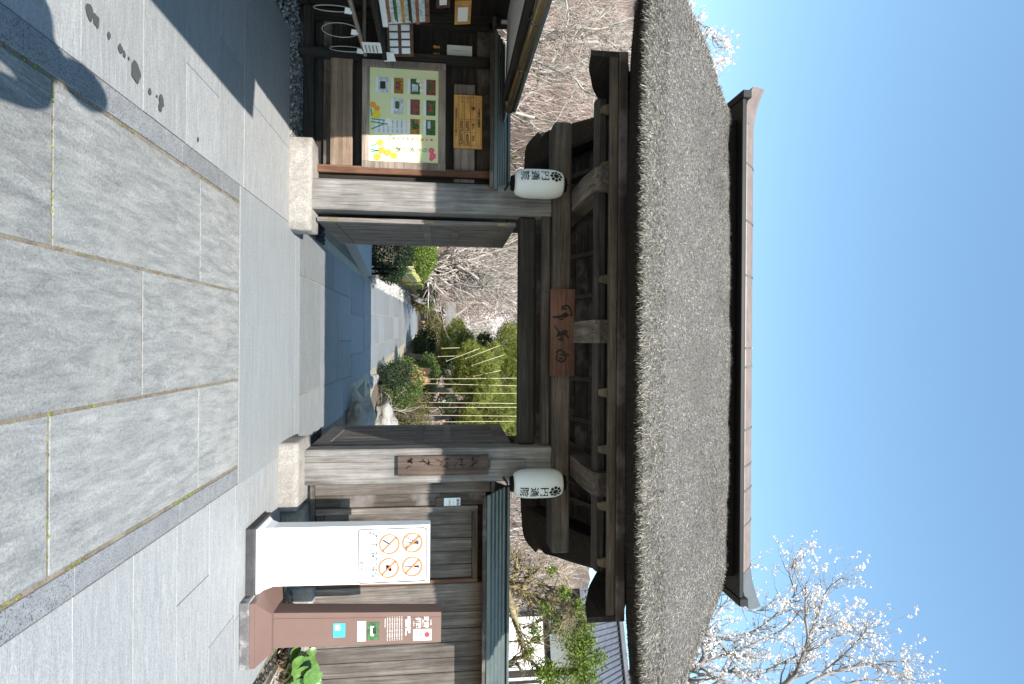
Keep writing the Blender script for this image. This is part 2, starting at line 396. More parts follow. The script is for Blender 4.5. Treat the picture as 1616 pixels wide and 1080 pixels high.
# ================================================================== SETTING: ground and paving
def struct(o): o['kind'] = 'structure'; return o
g = MB().add([(-250, -120, -.08), (250, -120, -.08), (250, 260, -.08), (-250, 260, -.08)], [(0, 1, 2, 3)])
struct(g.build('ground', 'soil'))
struct(MB().add([(-40, 6.5, -.012), (40, 6.5, -.012), (40, 60, -.012), (-40, 60, -.012)], [(0, 1, 2, 3)]).build('garden_ground', 'soil'))

court = struct(MB().add([(-3.1, -3, -.0055), (3.3, -3, -.0055), (3.3, 6.6, -.0055), (-3.1, 6.6, -.0055)], [(0, 1, 2, 3)]).build('paving', 'moss'))
def slab(name, mat, x0, x1, y0, y1, gap=.004, top=0.0, th=.05, jit=.0015):
    z = top + random.uniform(-jit, jit)
    o = recalc(MB().box(x0 + gap, x1 - gap, y0 + gap, y1 - gap, z - th, z, .0016).build(name, mat, court))
    return o
XL, XA, XB, XR = -1.03, -.362, .297, .948
for cols, ys in (((XL, XA), (-3, -1.1, .75, 2.45, 3.82, 4.515)), ((XA, XB), (-3, -.9, 1.1, 3.13, 4.51)), ((XB, XR), (-3, -1.2, .6, 2.44, 3.81, 4.505))):
    for y0, y1 in zip(ys, ys[1:]):
        x0, x1 = cols
        o = MB().box(x0 + .008, x1 - .008, y0 + (.0007 if abs(y0 - 3.82) < .02 else .007), y1 - (.0007 if abs(y1 - 3.82) < .02 else .007), -.06, random.uniform(-.002, .001), .0025).build('flagstone', 'slate', court); recalc(o)
for s, xs in ((-1, (-1.17, -1.043)), (1, (.962, 1.083))):
    yy = -3.0
    for y1 in (-1.3, .2, 1.4, 2.6, 3.56, 4.5):
        slab('kerb_stone', 'kerb', xs[0], xs[1], yy, y1, .0015, .002); yy = y1
def pave(sx, rows, joints, x_in, x_out):
    for (y0, y1), js in zip(zip(rows, rows[1:]), joints):
        xs = sorted([x_in] + [j for j in js] + [x_out])
        for a, b in zip(xs, xs[1:]): slab('paver', 'paver', a, b, y0, y1, .0018)
rowsR = (-3, -2.4, -1.9, -1.4, -.9, -.4, .1, .6, 1.13, 1.64, 2.13, 2.59, 3.06, 3.53, 3.99, 4.46, 5.62)
jR = [(1.9, 2.7) if i % 2 else (1.5, 2.3) for i in range(12)] + [(2.1, 3.0), (1.56, 2.56), (2.05, 2.95), (2.1,)]
pave(1, rowsR, jR, 1.086, 2.82)
rowsL = (-3, -2.4, -1.9, -1.4, -.9, -.4, .12, .62, 1.15, 1.66, 2.15, 2.62, 3.12, 3.61, 4.12, 4.59, 5.86)
jL = [(-1.9, -2.7) if i % 2 else (-1.6, -2.4) for i in range(12)] + [(-2.3,), (-1.66, -2.6), (-2.1,), (-2.6, -1.9)]
pave(-1, rowsL, jL, -3.06, -1.173)
slab('threshold_slab', 'slatesmooth', -1.172, 1.1, 4.518, 5.86, .0015)
slab('threshold_slab', 'slatesmooth', -1.3, 1.15, 5.86, 6.12, .0015)
slab('threshold_slab', 'slatesmooth', -1.3, 1.15, 6.12, 6.3, .0015)
for x0, x1, y0, y1 in ((-1.2, -.70, 6.3, 8.12), (-.70, .58, 6.3, 7.35), (.58, 1.15, 6.3, 9.0), (-.70, .58, 7.35, 8.5), (-1.2, -.70, 8.12, 9.7), (-.7, .0, 8.5, 9.6), (0, .58, 8.5, 9.6),
                       (.58, 1.1, 9.0, 9.7), (-1.2, -.45, 9.7, 11.1), (-.45, .22, 9.6, 11.1), (.22, .72, 9.7, 11.2), (-.7, -.45, 9.6, 9.7)):
    if x1 - x0 > .3: slab('path_slab', 'pathslate', x0, x1, y0, y1, .006)
# the garden path beyond, bending a little to the left
gp = struct(MB().add([(-1.35, 6.45, -.009), (1.2, 6.45, -.009), (.72, 12, -.009), (.1, 22, -.009), (-.2, 31.5, -.009), (-1.85, 31.5, -.009), (-1.6, 26, -.009), (-1.28, 12, -.009)], [tuple(range(8))]).build('garden_path', 'vergesand'))
def lerp(a, b, t): return a + (b - a) * t
yy = 11.15; k = 0
while yy < 31:
    y1 = min(31.4, yy + random.uniform(1.0, 1.9))
    def edge(y): t = (y - 11.15) / 20; return lerp(-1.18, -1.78, t), lerp(-.55, -1.1, t), lerp(.14, -.5, t), lerp(.68, -.2, min(1, t * 1.25))
    e0, e1 = edge(yy + .008), edge(y1 - .008)
    for i in range(3):
        a0, b0, a1, b1 = e0[i] + .008, e0[i + 1] - .008, e1[i] + .008, e1[i + 1] - .008
        z = random.uniform(-.003, .003)
        recalc(MB().hexa([(a0, yy + .008, -.05), (b0, yy + .008, -.05), (b1, y1 - .008, -.05), (a1, y1 - .008, -.05), (a0, yy + .008, z), (b0, yy + .008, z), (b1, y1 - .008, z), (a1, y1 - .008, z)]).build('path_slab', 'pathslate', gp))
    yy = y1
# moss tufts in the wide joints, wet drips on the left pavers
def blobs(mb, pts, r, zs=.5):
    for p in pts:
        q = r * random.uniform(.5, 1.2); vs = []
        for d in ((1, 0, 0), (0, 1, 0), (-1, 0, 0), (0, -1, 0), (0, 0, zs), (0, 0, -zs)):
            vs.append((p[0] + d[0] * q * random.uniform(.6, 1.3), p[1] + d[1] * q * random.uniform(.6, 1.3), p[2] + d[2] * q * random.uniform(.7, 1.3)))
        mb.add(vs, [(0, 1, 4), (1, 2, 4), (2, 3, 4), (3, 0, 4), (1, 0, 5), (2, 1, 5), (3, 2, 5), (0, 3, 5)])
    return mb
mb = MB(); pts = []
for x, dens in ((XL - .006, 130), (XA, 60), (XB, 80), (XR + .007, 380)):
    for _ in range(dens):
        y = random.uniform(1.2, 4.5)
        if noise.noise(Vector((x * 9, y * 3.2, 2))) > .05: pts.append((x + random.uniform(-.009, .009), y, -.003))
for _ in range(26): pts.append((random.uniform(XL, XA), 2.45 + random.uniform(-.006, .006), -.002)); pts.append((random.uniform(XB, XR), 2.44 + random.uniform(-.006, .006), -.004))
blobs(mb, pts, .009); island('mossgreen', [(0, (.10, .05, .025)), (.25, (.17, .11, .06)), (.4, (.07, .09, .015)), (1, (.17, .21, .03))])
mb.build('joint_moss', 'mossgreen', court, kind='stuff')
plain('wet', (.066, .068, .07), .75, spec=.2, var=.1)
for wi, (px, py, a) in enumerate(((142, 20, .033), (152, 32, .028), (172, 56, .016), (190, 77, .022), (196, 86, .016), (203, 92, .009), (214, 114, .05), (236, 145, .018), (247, 152, .008), (254, 160, .033), (252, 170, .02), (312, 220, .014))):
    c = PZ(px, py, .0045); a *= .88; wz = .0045 + .0004 * wi; n_ = 26; sd = px * .37
    vs = [(c.x + a * 1.15 * math.cos(t) * (1 + .35 * noise.noise(Vector((math.cos(t) * 1.4, math.sin(t) * 1.4, sd)))), c.y + a * .95 * math.sin(t) * (1 + .35 * noise.noise(Vector((math.cos(t) * 1.4, math.sin(t) * 1.4, sd)))), wz) for t in [2 * math.pi * i / n_ for i in range(n_)]]
    MB().add(vs, [tuple(range(n_))]).build('water_drip', 'wet', court)
def pebbles(name, mat, region, n, r0, r1, z=0.0):
    mb = MB(); pts = []
    while len(pts) < n:
        p = region(); pts.append((p[0], p[1], z + random.uniform(0, .012)))
    for p in pts: blobs(mb, [p], random.uniform(r0, r1), .7)
    o = mb.build(name, mat); o['kind'] = 'stuff'; return o
def regL():
    if random.random() < .72: return (random.uniform(-3.55, -3.06), random.uniform(1.5, 6.4))
    return (random.uniform(-3.5, -2.04), random.uniform(5.87, 6.42))
tag(pebbles('gravel', 'pebble', regL, 5200, .011, .026, -.01), 'grey pebble strip along the foot of the ticket office and notice wall', 'gravel')
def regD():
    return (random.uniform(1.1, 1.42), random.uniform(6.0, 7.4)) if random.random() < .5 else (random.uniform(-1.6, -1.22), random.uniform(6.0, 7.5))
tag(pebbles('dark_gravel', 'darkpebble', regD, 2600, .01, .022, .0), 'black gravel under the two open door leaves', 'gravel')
def regG(): t = random.random(); return (random.uniform(-1.28 - t * 1.0, -1.2 - .35 * t), 12 + t * 12)
tag(pebbles('pale_gravel', 'palepebble', regG, 2600, .03, .06, -.01), 'white gravel bed beside the garden path by the bamboo fence', 'gravel')

# ================================================================== THE GATE
gate = thing('temple_gate', (0, 6.1, 0), 'weathered wooden temple gate with thick grey thatched roof and open door leaves', 'gate')
GY = 5.9
# posts
def post(x0, x1, y0, y1, z0, z1, name='post', mat='post'):
    return part(name, mat, gate, x0, x1, y0, y1, z0, z1, .012)
post(-1.635, -1.325, 5.90, 6.14, .19, 2.655)
post(1.085, 1.435, 5.82, 6.04, .15, 2.655)
# footing stones
def footing(x0, x1, y0, y1, z1, seed, parent=gate, name='footing_stone', mat='footing'):
    bm = bmesh.new(); bmesh.ops.create_cube(bm, size=1); bmesh.ops.subdivide_edges(bm, edges=bm.edges, cuts=5, use_grid_fill=True)
    vs = []
    for v in bm.verts:
        p = Vector((lerp(x0, x1, v.co.x + .5), lerp(y0, y1, v.co.y + .5), lerp(-.05, z1, v.co.z + .5)))
        q = Vector((abs(v.co.x * 2), abs(v.co.y * 2), max(0, v.co.z * 2)))
        k = max(0, sorted(q)[1] - .55) * .09
        c = Vector(((x0 + x1) / 2, (y0 + y1) / 2, z1 / 2)); p = p + (c - p) * k * max(q)
        p += .012 * noise.noise_vector(p * 5 + Vector((seed, seed, 0))); vs.append(p)
    o = MB().add(vs, [tuple(v.index for v in f.verts) for f in bm.faces]).build(name, mat, parent, smooth=True); bm.free(); return recalc(o)
footing(-2.04, -1.10, 5.86, 6.2, .215, 1)
footing(.97, 1.62, 5.56, 6.1, .175, 2)
# lintels
part('main_lintel', 'beamX', gate, -2.29, 2.19, 5.80, 6.12, 2.655, 2.842, .018)
part('door_lintel', 'darkwoodX', gate, -1.325, 1.085, 5.96, 6.1, 2.315, 2.495, .02)
part('upper_rail', 'beamX', gate, -1.325, 1.085, 5.905, 6.0, 2.552, 2.64, .008)
# forward and rear arms carrying the purlins
for x in (-1.47, -.10, 1.27):
    for y0, y1, nm in ((4.95, 6.0, 'front_arm'), (6.0, 7.4, 'rear_arm')):
        wd = .105
        if nm == 'front_arm': pts = [(y0, 2.915), (y0 + .05, 2.875), (y0 + .35, 2.845), (y1, 2.845), (y1, 3.03), (y0 + .05, 3.03), (y0, 2.985)]
        else: pts = [(y0, 2.847), (y1, 2.847), (y1, 3.03), (y0, 3.03)]
        recalc(MB().poly_prism([(a, b) for a, b in pts], x - wd, x + wd, 'X').build(nm, 'oldarm', gate))
part('front_purlin', 'beamX', gate, -2.24, 2.09, 5.04, 5.16, 2.895, 3.015, .03)
part('rear_purlin', 'beamX', gate, -2.24, 2.09, 7.22, 7.34, 2.895, 3.015, .03)
part('fascia', 'beamX', gate, -2.38, 2.27, 4.60, 4.64, 2.895, 2.965, .005)
part('fascia', 'plankX', gate, -2.41, 2.31, 4.57, 4.62, 2.967, 3.04, .005)
part('rear_fascia', 'plankX', gate, -2.38, 2.27, 7.76, 7.8, 2.80, 2.93, .005)
# rafters of the under-roof, with pale ends
k = 0
for i in range(9):
    x = lerp(-2.1, 1.98, i / 8)
    recalc(MB().hexa([(x - .028, 4.9, 2.995), (x + .028, 4.9, 2.995), (x + .028, 6.18, 3.56), (x - .028, 6.18, 3.56), (x - .028, 4.9, 3.06), (x + .028, 4.9, 3.06), (x + .028, 6.18, 3.62), (x - .028, 6.18, 3.62)]).build('rafter', 'beamY', gate))
    recalc(MB().hexa([(x - .028, 7.5, 2.9), (x + .028, 7.5, 2.9), (x + .028, 6.2, 3.56), (x - .028, 6.2, 3.56), (x - .028, 7.5, 2.96), (x + .028, 7.5, 2.96), (x + .028, 6.2, 3.62), (x - .028, 6.2, 3.62)]).build('rafter', 'beamY', gate))
    if i not in (2,):
        recalc(MB().hexa([(x - .03, 4.99, 2.93), (x + .03, 4.99, 2.93), (x + .02, 5.04, 2.93), (x - .02, 5.04, 2.93), (x - .045, 4.97, 3.0), (x + .045, 4.97, 3.0), (x + .03, 5.05, 3.0), (x - .03, 5.05, 3.0)]).build('rafter_end', 'rafterend', gate))
for j in range(7):                                # ceiling boards over the rafters, front and rear slopes
    a, b = j / 7 + .004, (j + 1) / 7 - .004
    ya, yb, za, zb = lerp(4.66, 6.19, a), lerp(4.66, 6.19, b), lerp(2.97, 3.63, a), lerp(2.97, 3.63, b)
    recalc(MB().hexa([(-2.36, ya, za), (2.25, ya, za), (2.25, yb, zb), (-2.36, yb, zb), (-2.36, ya, za + .02), (2.25, ya, za + .02), (2.25, yb, zb + .02), (-2.36, yb, zb + .02)]).build('ceiling_board', 'plankX', gate))
    ya, yb, za, zb = lerp(7.76, 6.2, a), lerp(7.76, 6.2, b), lerp(2.85, 3.63, a), lerp(2.85, 3.63, b)
    recalc(MB().hexa([(-2.36, yb, zb), (2.25, yb, zb), (2.25, ya, za), (-2.36, ya, za), (-2.36, yb, zb + .02), (2.25, yb, zb + .02), (2.25, ya, za + .02), (-2.36, ya, za + .02)]).build('ceiling_board', 'plankX', gate))
part('ridge_beam', 'beamX', gate, -2.3, 2.2, 6.12, 6.28, 3.38, 3.53, .02)
for x in (-1.47, -.10, 1.27): part('king_post', 'beamZ', gate, x - .07, x + .07, 6.13, 6.27, 3.032, 3.378, .01)
for x0 in (-2.42, 2.275):                         # bargeboards at the two gable ends
    pts = [(4.6, 2.73), (4.85, 2.775), (5.2, 2.9), (6.2, 3.4), (7.2, 2.88), (7.8, 2.66), (7.8, 2.94), (6.2, 3.7), (4.6, 3.03)]
    recalc(MB().poly_prism(pts, x0, x0 + .045, 'X').build('bargeboard', 'darkwoodY', gate))

# ---- thatch: closed profile lofted along the ridge
def prof():
    P = []
    def seg(a, b, n, fn=None):
        for i in range(n):
            t = i / n; y, z = lerp(a[0], b[0], t), lerp(a[1], b[1], t)
            if fn: y, z = fn(t, y, z)
            P.append((y, z))
    seg((4.62, 3.045), (4.17, 2.985), 5)
    seg((4.17, 2.985), (4.075, 3.0), 2)
    seg((4.075, 3.0), (4.075, 3.045), 2)
    bul = lambda t, y, z: (y - .03 * math.sin(math.pi * t), z + .045 * math.sin(math.pi * t))
    seg((4.09, 3.06), (5.96, 4.66), 34, bul)
    seg((5.96, 4.66), (6.44, 4.66), 5)
    seg((6.44, 4.66), (8.56, 2.80), 22, lambda t, y, z: (y + .03 * math.sin(math.pi * t), z + .045 * math.sin(math.pi * t)))
    seg((8.56, 2.80), (8.52, 2.66), 2)
    seg((8.52, 2.66), (7.82, 2.80), 5)
    seg((7.82, 2.94), (6.2, 3.72), 6)
    seg((6.2, 3.72), (4.62, 3.045), 6)
    return P
PR = prof(); NP = len(PR); cy, cz = 6.2, 3.75
def thatch_pt(xs, i):
    y, z = PR[i]
    W = lerp(3.07, 2.60, max(0, min(1, (z - 2.98) / 1.68))) - .03 * math.sin(math.pi * max(0, min(1, (z - 2.98) / 1.68)))
    inner = i < 4 or i > NP - 16
    if inner: W -= .12
    a = abs(xs); e = max(0, a - .955) / .045
    s = 1 - .085 * e * e
    y2, z2 = cy + (y - cy) * s, cz + (z - cz) * s
    lift = .10 * (a ** 5) * (1 - max(0, min(1, (z - 2.7) / 1.9)))
    sag = .02 * math.cos(xs * math.pi) * max(0, min(1, (z - 3.2) / 1.4))
    p = Vector((xs * W, y2, z2 + lift + sag))
    nz = noise.noise(p * 1.7) * .022 + noise.noise(p * 7) * .012 + noise.noise(p * 19) * .009
    d = Vector((0, y - cy, (z - cz) * 1.2)); d.normalize()
    return p + d * nz
NX = 150; mb = MB(); xs_ = [-1 + 2 * i / NX for i in range(NX + 1)]
vs = [thatch_pt(x, i) for x in xs_ for i in range(NP)]
fs = [(a * NP + i, a * NP + (i + 1) % NP, (a + 1) * NP + (i + 1) % NP, (a + 1) * NP + i) for a in range(NX) for i in range(NP)]
fs += [tuple(range(NP)), tuple(NX * NP + i for i in reversed(range(NP)))]
thatch = recalc(mb.add(vs, fs).build('thatch_roof', 'thatch', gate, smooth=True))
thatch.data.materials.append(M['shadedreed'])          # cut reed ends of the eave soffit, underside shade painted into their colour
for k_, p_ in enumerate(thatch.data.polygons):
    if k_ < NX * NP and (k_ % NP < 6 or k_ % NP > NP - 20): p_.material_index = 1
# loose straw ends over the thatch
def straws(n, i0, i1, ln, wd, lift, spread, down=1.0):
    mb = MB()
    for _ in range(n):
        xs = random.uniform(-1, 1); fi = random.uniform(i0, i1); i = int(fi)
        p = thatch_pt(xs, i).lerp(thatch_pt(xs, (i + 1) % NP), fi - i); q = thatch_pt(xs, (i + 2) % NP)
        d = (p - q).normalized()                   # down the slope
        nrm = Vector((0, -d.z, d.y)) if d.y < 0 else Vector((0, d.z, -d.y))
        if nrm.z < 0 and i > 8: nrm = -nrm
        v = (d * down + Vector((random.gauss(0, spread), random.gauss(0, spread * .6), random.gauss(0, spread * .6))) + nrm * random.uniform(lift * .2, lift)).normalized()
        L = ln * random.uniform(.5, 1.3); s = v.cross(Vector((random.gauss(0, 1), random.gauss(0, 1), random.gauss(0, 1)))).normalized() * wd * random.uniform(.6, 1.3)
        a = p - v * L * .35; b = p + v * L * .65
        mb.add([a - s, a + s, b + s * .6, b - s * .6], [(0, 1, 2, 3)])
    return mb
_m = M['straw']; _n = _m.node_tree.nodes; _l = _m.node_tree.links; _b = _n['Principled BSDF']     # weathering in broad patches and streaks
_v, _r, _raw = objcoord(_n, _l, (2.2, .9, .9)); _q = N(_n, 'ShaderNodeTexNoise', Scale=1.0, Detail=5.0, Roughness=.65); _l.new(_v, _q.inputs['Vector'])
_rp = ramp(_n, [(.34, (.6, .58, .55)), (.5, (1, 1, 1)), (.68, (1.22, 1.2, 1.16))]); _l.new(_q.outputs[0], _rp.inputs[0])
_l.new(mixc(_n, _l, 1.0, _b.inputs['Base Color'].links[0].from_socket, _rp.outputs[0], 'MULTIPLY'), _b.inputs['Base Color'])
straws(105000, 9, 43, .04, .0014, .22, .38).build('loose_straw', 'straw', thatch, kind='stuff')
straws(18000, 6.0, 13, .055, .002, .4, .55).build('eave_straw', 'eavestraw', thatch, kind='stuff')
straws(9000, 0, 6, .035, .002, .9, .8).build('cut_straw', 'shadedreed', thatch, kind='stuff')
mb = MB()                                         # straw standing out of the gable verges
for _ in range(12000):
    sd = random.choice((-1, 1)); i = random.randint(0, 43); xs = sd * random.uniform(.93, 1.0)
    p = thatch_pt(xs, i); v = Vector((sd * random.uniform(.1, .9), random.gauss(-.3, .5), random.gauss(-.2, .5))).normalized(); L = random.uniform(.015, .04)
    s = v.cross(Vector((random.gauss(0, 1), random.gauss(0, 1), random.gauss(0, 1)))).normalized() * .0026
    mb.add([p - s, p + s, p + v * L + s * .5, p + v * L - s * .5], [(0, 1, 2, 3)])
mb.build('verge_straw', 'straw', thatch, kind='stuff')
# ---- ridge housing and cap
ridge = part('ridge_box', 'blackpaint', gate, -2.47, 2.57, 5.96, 6.44, 4.58, 4.76, .005)
part('ridge_ledge', 'ridgedark', ridge, -2.66, 2.76, 5.84, 6.56, 4.732, 4.775, .006)
part('ridge_ledge', 'ridgedark', ridge, -2.72, 2.82, 5.87, 6.53, 4.777, 4.8, .006)
seams = [-2.42, -1.98, -1.35, -.75, .05, .26, .95, 1.35, 1.62, 2.0, 2.52]
for a, b in zip(seams, seams[1:]):
    pts = [(5.9, 4.802), (6.5, 4.802), (6.5, 4.825), (6.36, 4.96), (6.26, 5.03), (6.14, 5.03), (6.04, 4.96), (5.9, 4.825)]
    recalc(MB().poly_prism(pts, a + .002, b - .002, 'X').build('cap_sheet', 'ridgebrown', ridge))
    recalc(MB().poly_prism([(y + (.004 if y > 6.2 else -.004), z + .005) for y, z in pts], b - .012, b + .012, 'X').build('cap_seam', 'limegranite', ridge))
for s, xe in ((-1, -2.42), (1, 2.52)):            # upswept ridge ends
    mat = 'ridgebrown' if s < 0 else 'ridgegrey'
    vs = []; n_ = 7
    for i in range(n_):
        t = i / (n_ - 1); x = xe + s * .43 * t; up = .10 * t * t; wd = lerp(.30, .24, t)
        top = 5.03 + up + .03 * t; lo = lerp(4.802, 4.92, t * t)
        vs += [(x, 6.2 - wd, lo), (x, 6.2 - wd, lo + .03), (x + s * .06 * t, 6.2 - .06, top), (x + s * .06 * t, 6.2 + .06, top), (x, 6.2 + wd, lo + .03), (x, 6.2 + wd, lo)]
    fs = [(i * 6 + j, i * 6 + (j + 1) % 6, i * 6 + 6 + (j + 1) % 6, i * 6 + 6 + j) for i in range(n_ - 1) for j in range(6)] + [tuple(range(6)), tuple((n_ - 1) * 6 + j for j in range(6))]
    recalc(MB().add(vs, fs).build('ridge_end', mat, ridge))
    part('end_block', 'ridgedark', ridge, *(sorted((xe + s * .24, xe + s * .33))), 5.82, 6.58, 4.725, 4.83, .01)
# ---- door leaves, swung inwards
def leaf(xh, s, y0, y1, z0, z1, skew):
    """s = +1: the leaf's seen face looks to +X; skew moves the far edge in X"""
    d = bpy.data.objects.new('door_leaf', None); link(d, gate); d.location = Vector((xh, y0, 0)) - BASE[gate.name]
    d.rotation_euler = (0, 0, -math.atan2(skew, y1 - y0)); BASE[d.name] = Vector((xh, y0, 0))
    L = y1 - y0; B = BASE[d.name]
    def p(nm, mat, a, b, yA, yB, zA, zB, c=.004): return recalc(MB().box(xh + a, xh + b, y0 + yA, y0 + yB, zA, zB, c).build(nm, mat, d))
    t = .045
    for yA, yB in ((0, .075), (L - .075, L)): p('stile', 'doorwood', -t / 2, t / 2, yA, yB, z0, z1)
    for zA, zB in ((z0, z0 + .17), (z0 + 1.06, z0 + 1.15), (z0 + 1.38, z0 + 1.47), (z1 - .15, z1)): p('rail', 'doorwood', -t / 2 + .002, t / 2 - .002, .077, L - .077, zA, zB)
    nS = 22
    for i in range(nS):
        a = lerp(.08, L - .08, i / nS); b = a + (L - .16) / nS * .62
        p('slat', 'doorwood', -.012, .012, a, b, z0 + .1, z1 - .1, .003)
    p('backing', 'darkwoodZ', -.004, .004, .08, L - .08, z0 + .1, z1 - .1, 0)
    for z in (z0 + .12, z0 + 1.1, z1 - .2):
        p('hinge', 'brass', -.016, .016, -.003, .02, z, z + .1, .002)
    return d
leaf(-1.255, 1, 6.05, 7.45, .225, 2.29, -.0)
leaf(1.118, -1, 6.2, 7.5, .15, 2.27, -.01)
part('rear_post', 'beamZ', gate, -1.6, -1.42, 7.2, 7.38, -.02, 2.9, .015)
part('rear_post', 'beamZ', gate, 1.22, 1.4, 7.2, 7.38, -.02, 2.9, .015)
part('tie_beam', 'beamY', gate, -1.55, -1.45, 6.14, 7.2, 2.3, 2.44, .01)
part('tie_beam', 'beamY', gate, 1.27, 1.37, 6.04, 7.2, 2.3, 2.44, .01)

# ================================================================== LANTERNS, BOARDS AND SIGNS
def lantern(cx, cy, cz, turn, label):
    t = thing('paper_lantern', (cx, cy, cz - .26), label, 'lantern', 'lanterns on the gate posts')
    rmax, h = .143, .245
    def rad(u):                                    # u -1..1
        return rmax * (1 - abs(u) ** 4.2 * .30) * (1.0 if abs(u) < .94 else 1 - (abs(u) - .94) * 2.2)
    prof_ = []
    for i in range(97):
        u = -1 + 2 * i / 96; prof_.append((rad(u) + (.0016 if i % 2 else -.0016), u * h))
    body = MB().lathe(prof_, (cx, cy, cz), 40).build('lantern_body', 'lanternpaper', t, smooth=True)
    recalc(body)
    for s in (-1, 1):
        recalc(MB().lathe([(.075, s * (h - .002)), (.078, s * (h + .012)), (.07, s * (h + .032))], (cx, cy, cz), 24).build('rim', 'blackpaint', t, smooth=True))
    recalc(MB().tube([(cx, cy, cz + h + .03), (cx, cy, cz + h + .12), (cx, cy + .2, cz + h + .13)], .008, 6).build('hanger', 'iron', t))
    mb = MB()
    def wrap(pts, fs, z0):
        vs = []
        for a, b in pts:
            z = z0 + b; rr = rad(max(-.93, min(.93, z / h))) + .0035; an = turn + a / rmax
            vs.append((cx + rr * math.sin(an), cy - rr * math.cos(an), cz + z))
        mb.add(vs, fs)
    for ch, z0, sx in (('円', .045, 1.0), ('通', -.052, 1.0), ('院', -.149, 1.0)):
        v, f = text_verts(ch, .104, .014); wrap([(a * sx * 1.1, b * .86) for a, b in v], f, z0)
    def dsc(x, z, r, n=14): wrap([(x + r * math.cos(2 * math.pi * i / n), r * math.sin(2 * math.pi * i / n)) for i in range(n)], [tuple(range(n))], z)
    dsc(0, .155, .026)
    for k in range(8): dsc(.046 * math.sin(k * math.pi / 4), .155 + .046 * math.cos(k * math.pi / 4), .0158)
    mb.build('crest_and_lettering', 'ink', t)
    return t
lantern(-1.575, 5.6, 2.46, R(-20), 'white paper lantern hanging between the gate post and the notice wall roof')
lantern(1.40, 5.58, 2.47, R(24), 'white paper lantern hanging above the dark carved post plaque')
# lantern brackets belong to the gate
for x, s in ((-1.575, -1), (1.40, 1)):
    recalc(MB().tube([(x, 5.8, 2.86 if s < 0 else 2.86), (x, 5.9, 2.88)], .01, 6).build('lantern_hook', 'iron', gate))
    recalc(MB().tube([(x, 5.6, 2.17), (x, 5.86, 2.15)], .012, 6).build('lantern_stay', 'iron', gate))

def curvy(mb, pts, wd, y, n=10):
    """brush stroke: polyline with varying width on plane y"""
    P = [Vector(p) for p in pts]; q = []
    for i in range(len(P) - 1):
        p0, p1, p2, p3 = P[max(0, i - 1)], P[i], P[i + 1], P[min(len(P) - 1, i + 2)]
        for k in range(n):
            t = k / n
            q.append(.5 * ((2 * p1) + (p2 - p0) * t + (2 * p0 - 5 * p1 + 4 * p2 - p3) * t * t + (3 * p1 - p0 - 3 * p2 + p3) * t ** 3))
    q.append(P[-1]); vs = []
    for i, p in enumerate(q):
        d = (q[min(i + 1, len(q) - 1)] - q[max(0, i - 1)]).normalized(); t = i / (len(q) - 1)
        w_ = wd * (.55 + .6 * abs(math.sin(2.2 * t + .6))) / 2
        vs += [(p.x - d.y * w_, y, p.y + d.x * w_), (p.x + d.y * w_, y, p.y - d.x * w_)]
    mb.add(vs, [(2 * i, 2 * i + 1, 2 * i + 3, 2 * i + 2) for i in range(len(q) - 1)])
nb = thing('name_board', (-.1, 5.74, 2.6), 'red-brown horizontal name board with three brushed black characters on the lintel', 'sign')
recalc(MB().hexa([(-.545, 5.75, 2.62), (.345, 5.75, 2.62), (.345, 5.795, 2.62), (-.545, 5.795, 2.62), (-.545, 5.715, 2.865), (.345, 5.715, 2.865), (.345, 5.76, 2.865), (-.545, 5.76, 2.865)]).build('board', 'plaquewood', nb))
mb = Flat()
def brush(pts, wd):                                # strokes 白 華 峰, read from right to left
    P = []
    for zx, zy in pts: p = PY(860 + zx / 7.2, 450 + zy / 7.2, 5.73); P.append((p.x, p.z))
    k0 = len(mb.v); curvy(mb, P, wd, 0.0, 8)
    for i in range(k0, len(mb.v)): x, y, z = mb.v[i]; mb.v[i] = (x, 5.75 - (z - 2.62) * (.035 / .245) - .004, z)
for pts, wd in (([(190, 262), (215, 240), (260, 240), (290, 290), (297, 340), (268, 346)], .018), ([(190, 277), (215, 270), (245, 272)], .018), ([(90, 365), (150, 362), (215, 347), (262, 330)], .022), ([(158, 368), (180, 392), (206, 376), (196, 350), (168, 352)], .016), ([(212, 350), (238, 362), (252, 338), (228, 320), (203, 337)], .016),
                ([(108, 460), (135, 500), (152, 528), (146, 560)], .012), ([(132, 590), (160, 562), (212, 556), (240, 548)], .015), ([(215, 520), (240, 570), (268, 603)], .02), ([(148, 616), (182, 622), (212, 612)], .018), ([(196, 572), (184, 612), (188, 646)], .015), ([(166, 535), (168, 585)], .014), ([(186, 528), (188, 592)], .014), ([(208, 508), (212, 575)], .015), ([(230, 508), (256, 545)], .014), ([(150, 580), (156, 545), (178, 528)], .012),
                ([(126, 775), (158, 745), (182, 742), (230, 782), (270, 800)], .02), ([(152, 790), (130, 820), (148, 856), (190, 872), (226, 850), (236, 820), (212, 796), (168, 790)], .018), ([(160, 832), (198, 836)], .016)): brush(pts, wd)
mb.build('lettering', 'ink', nb, kind='stuff')
mb = MB()

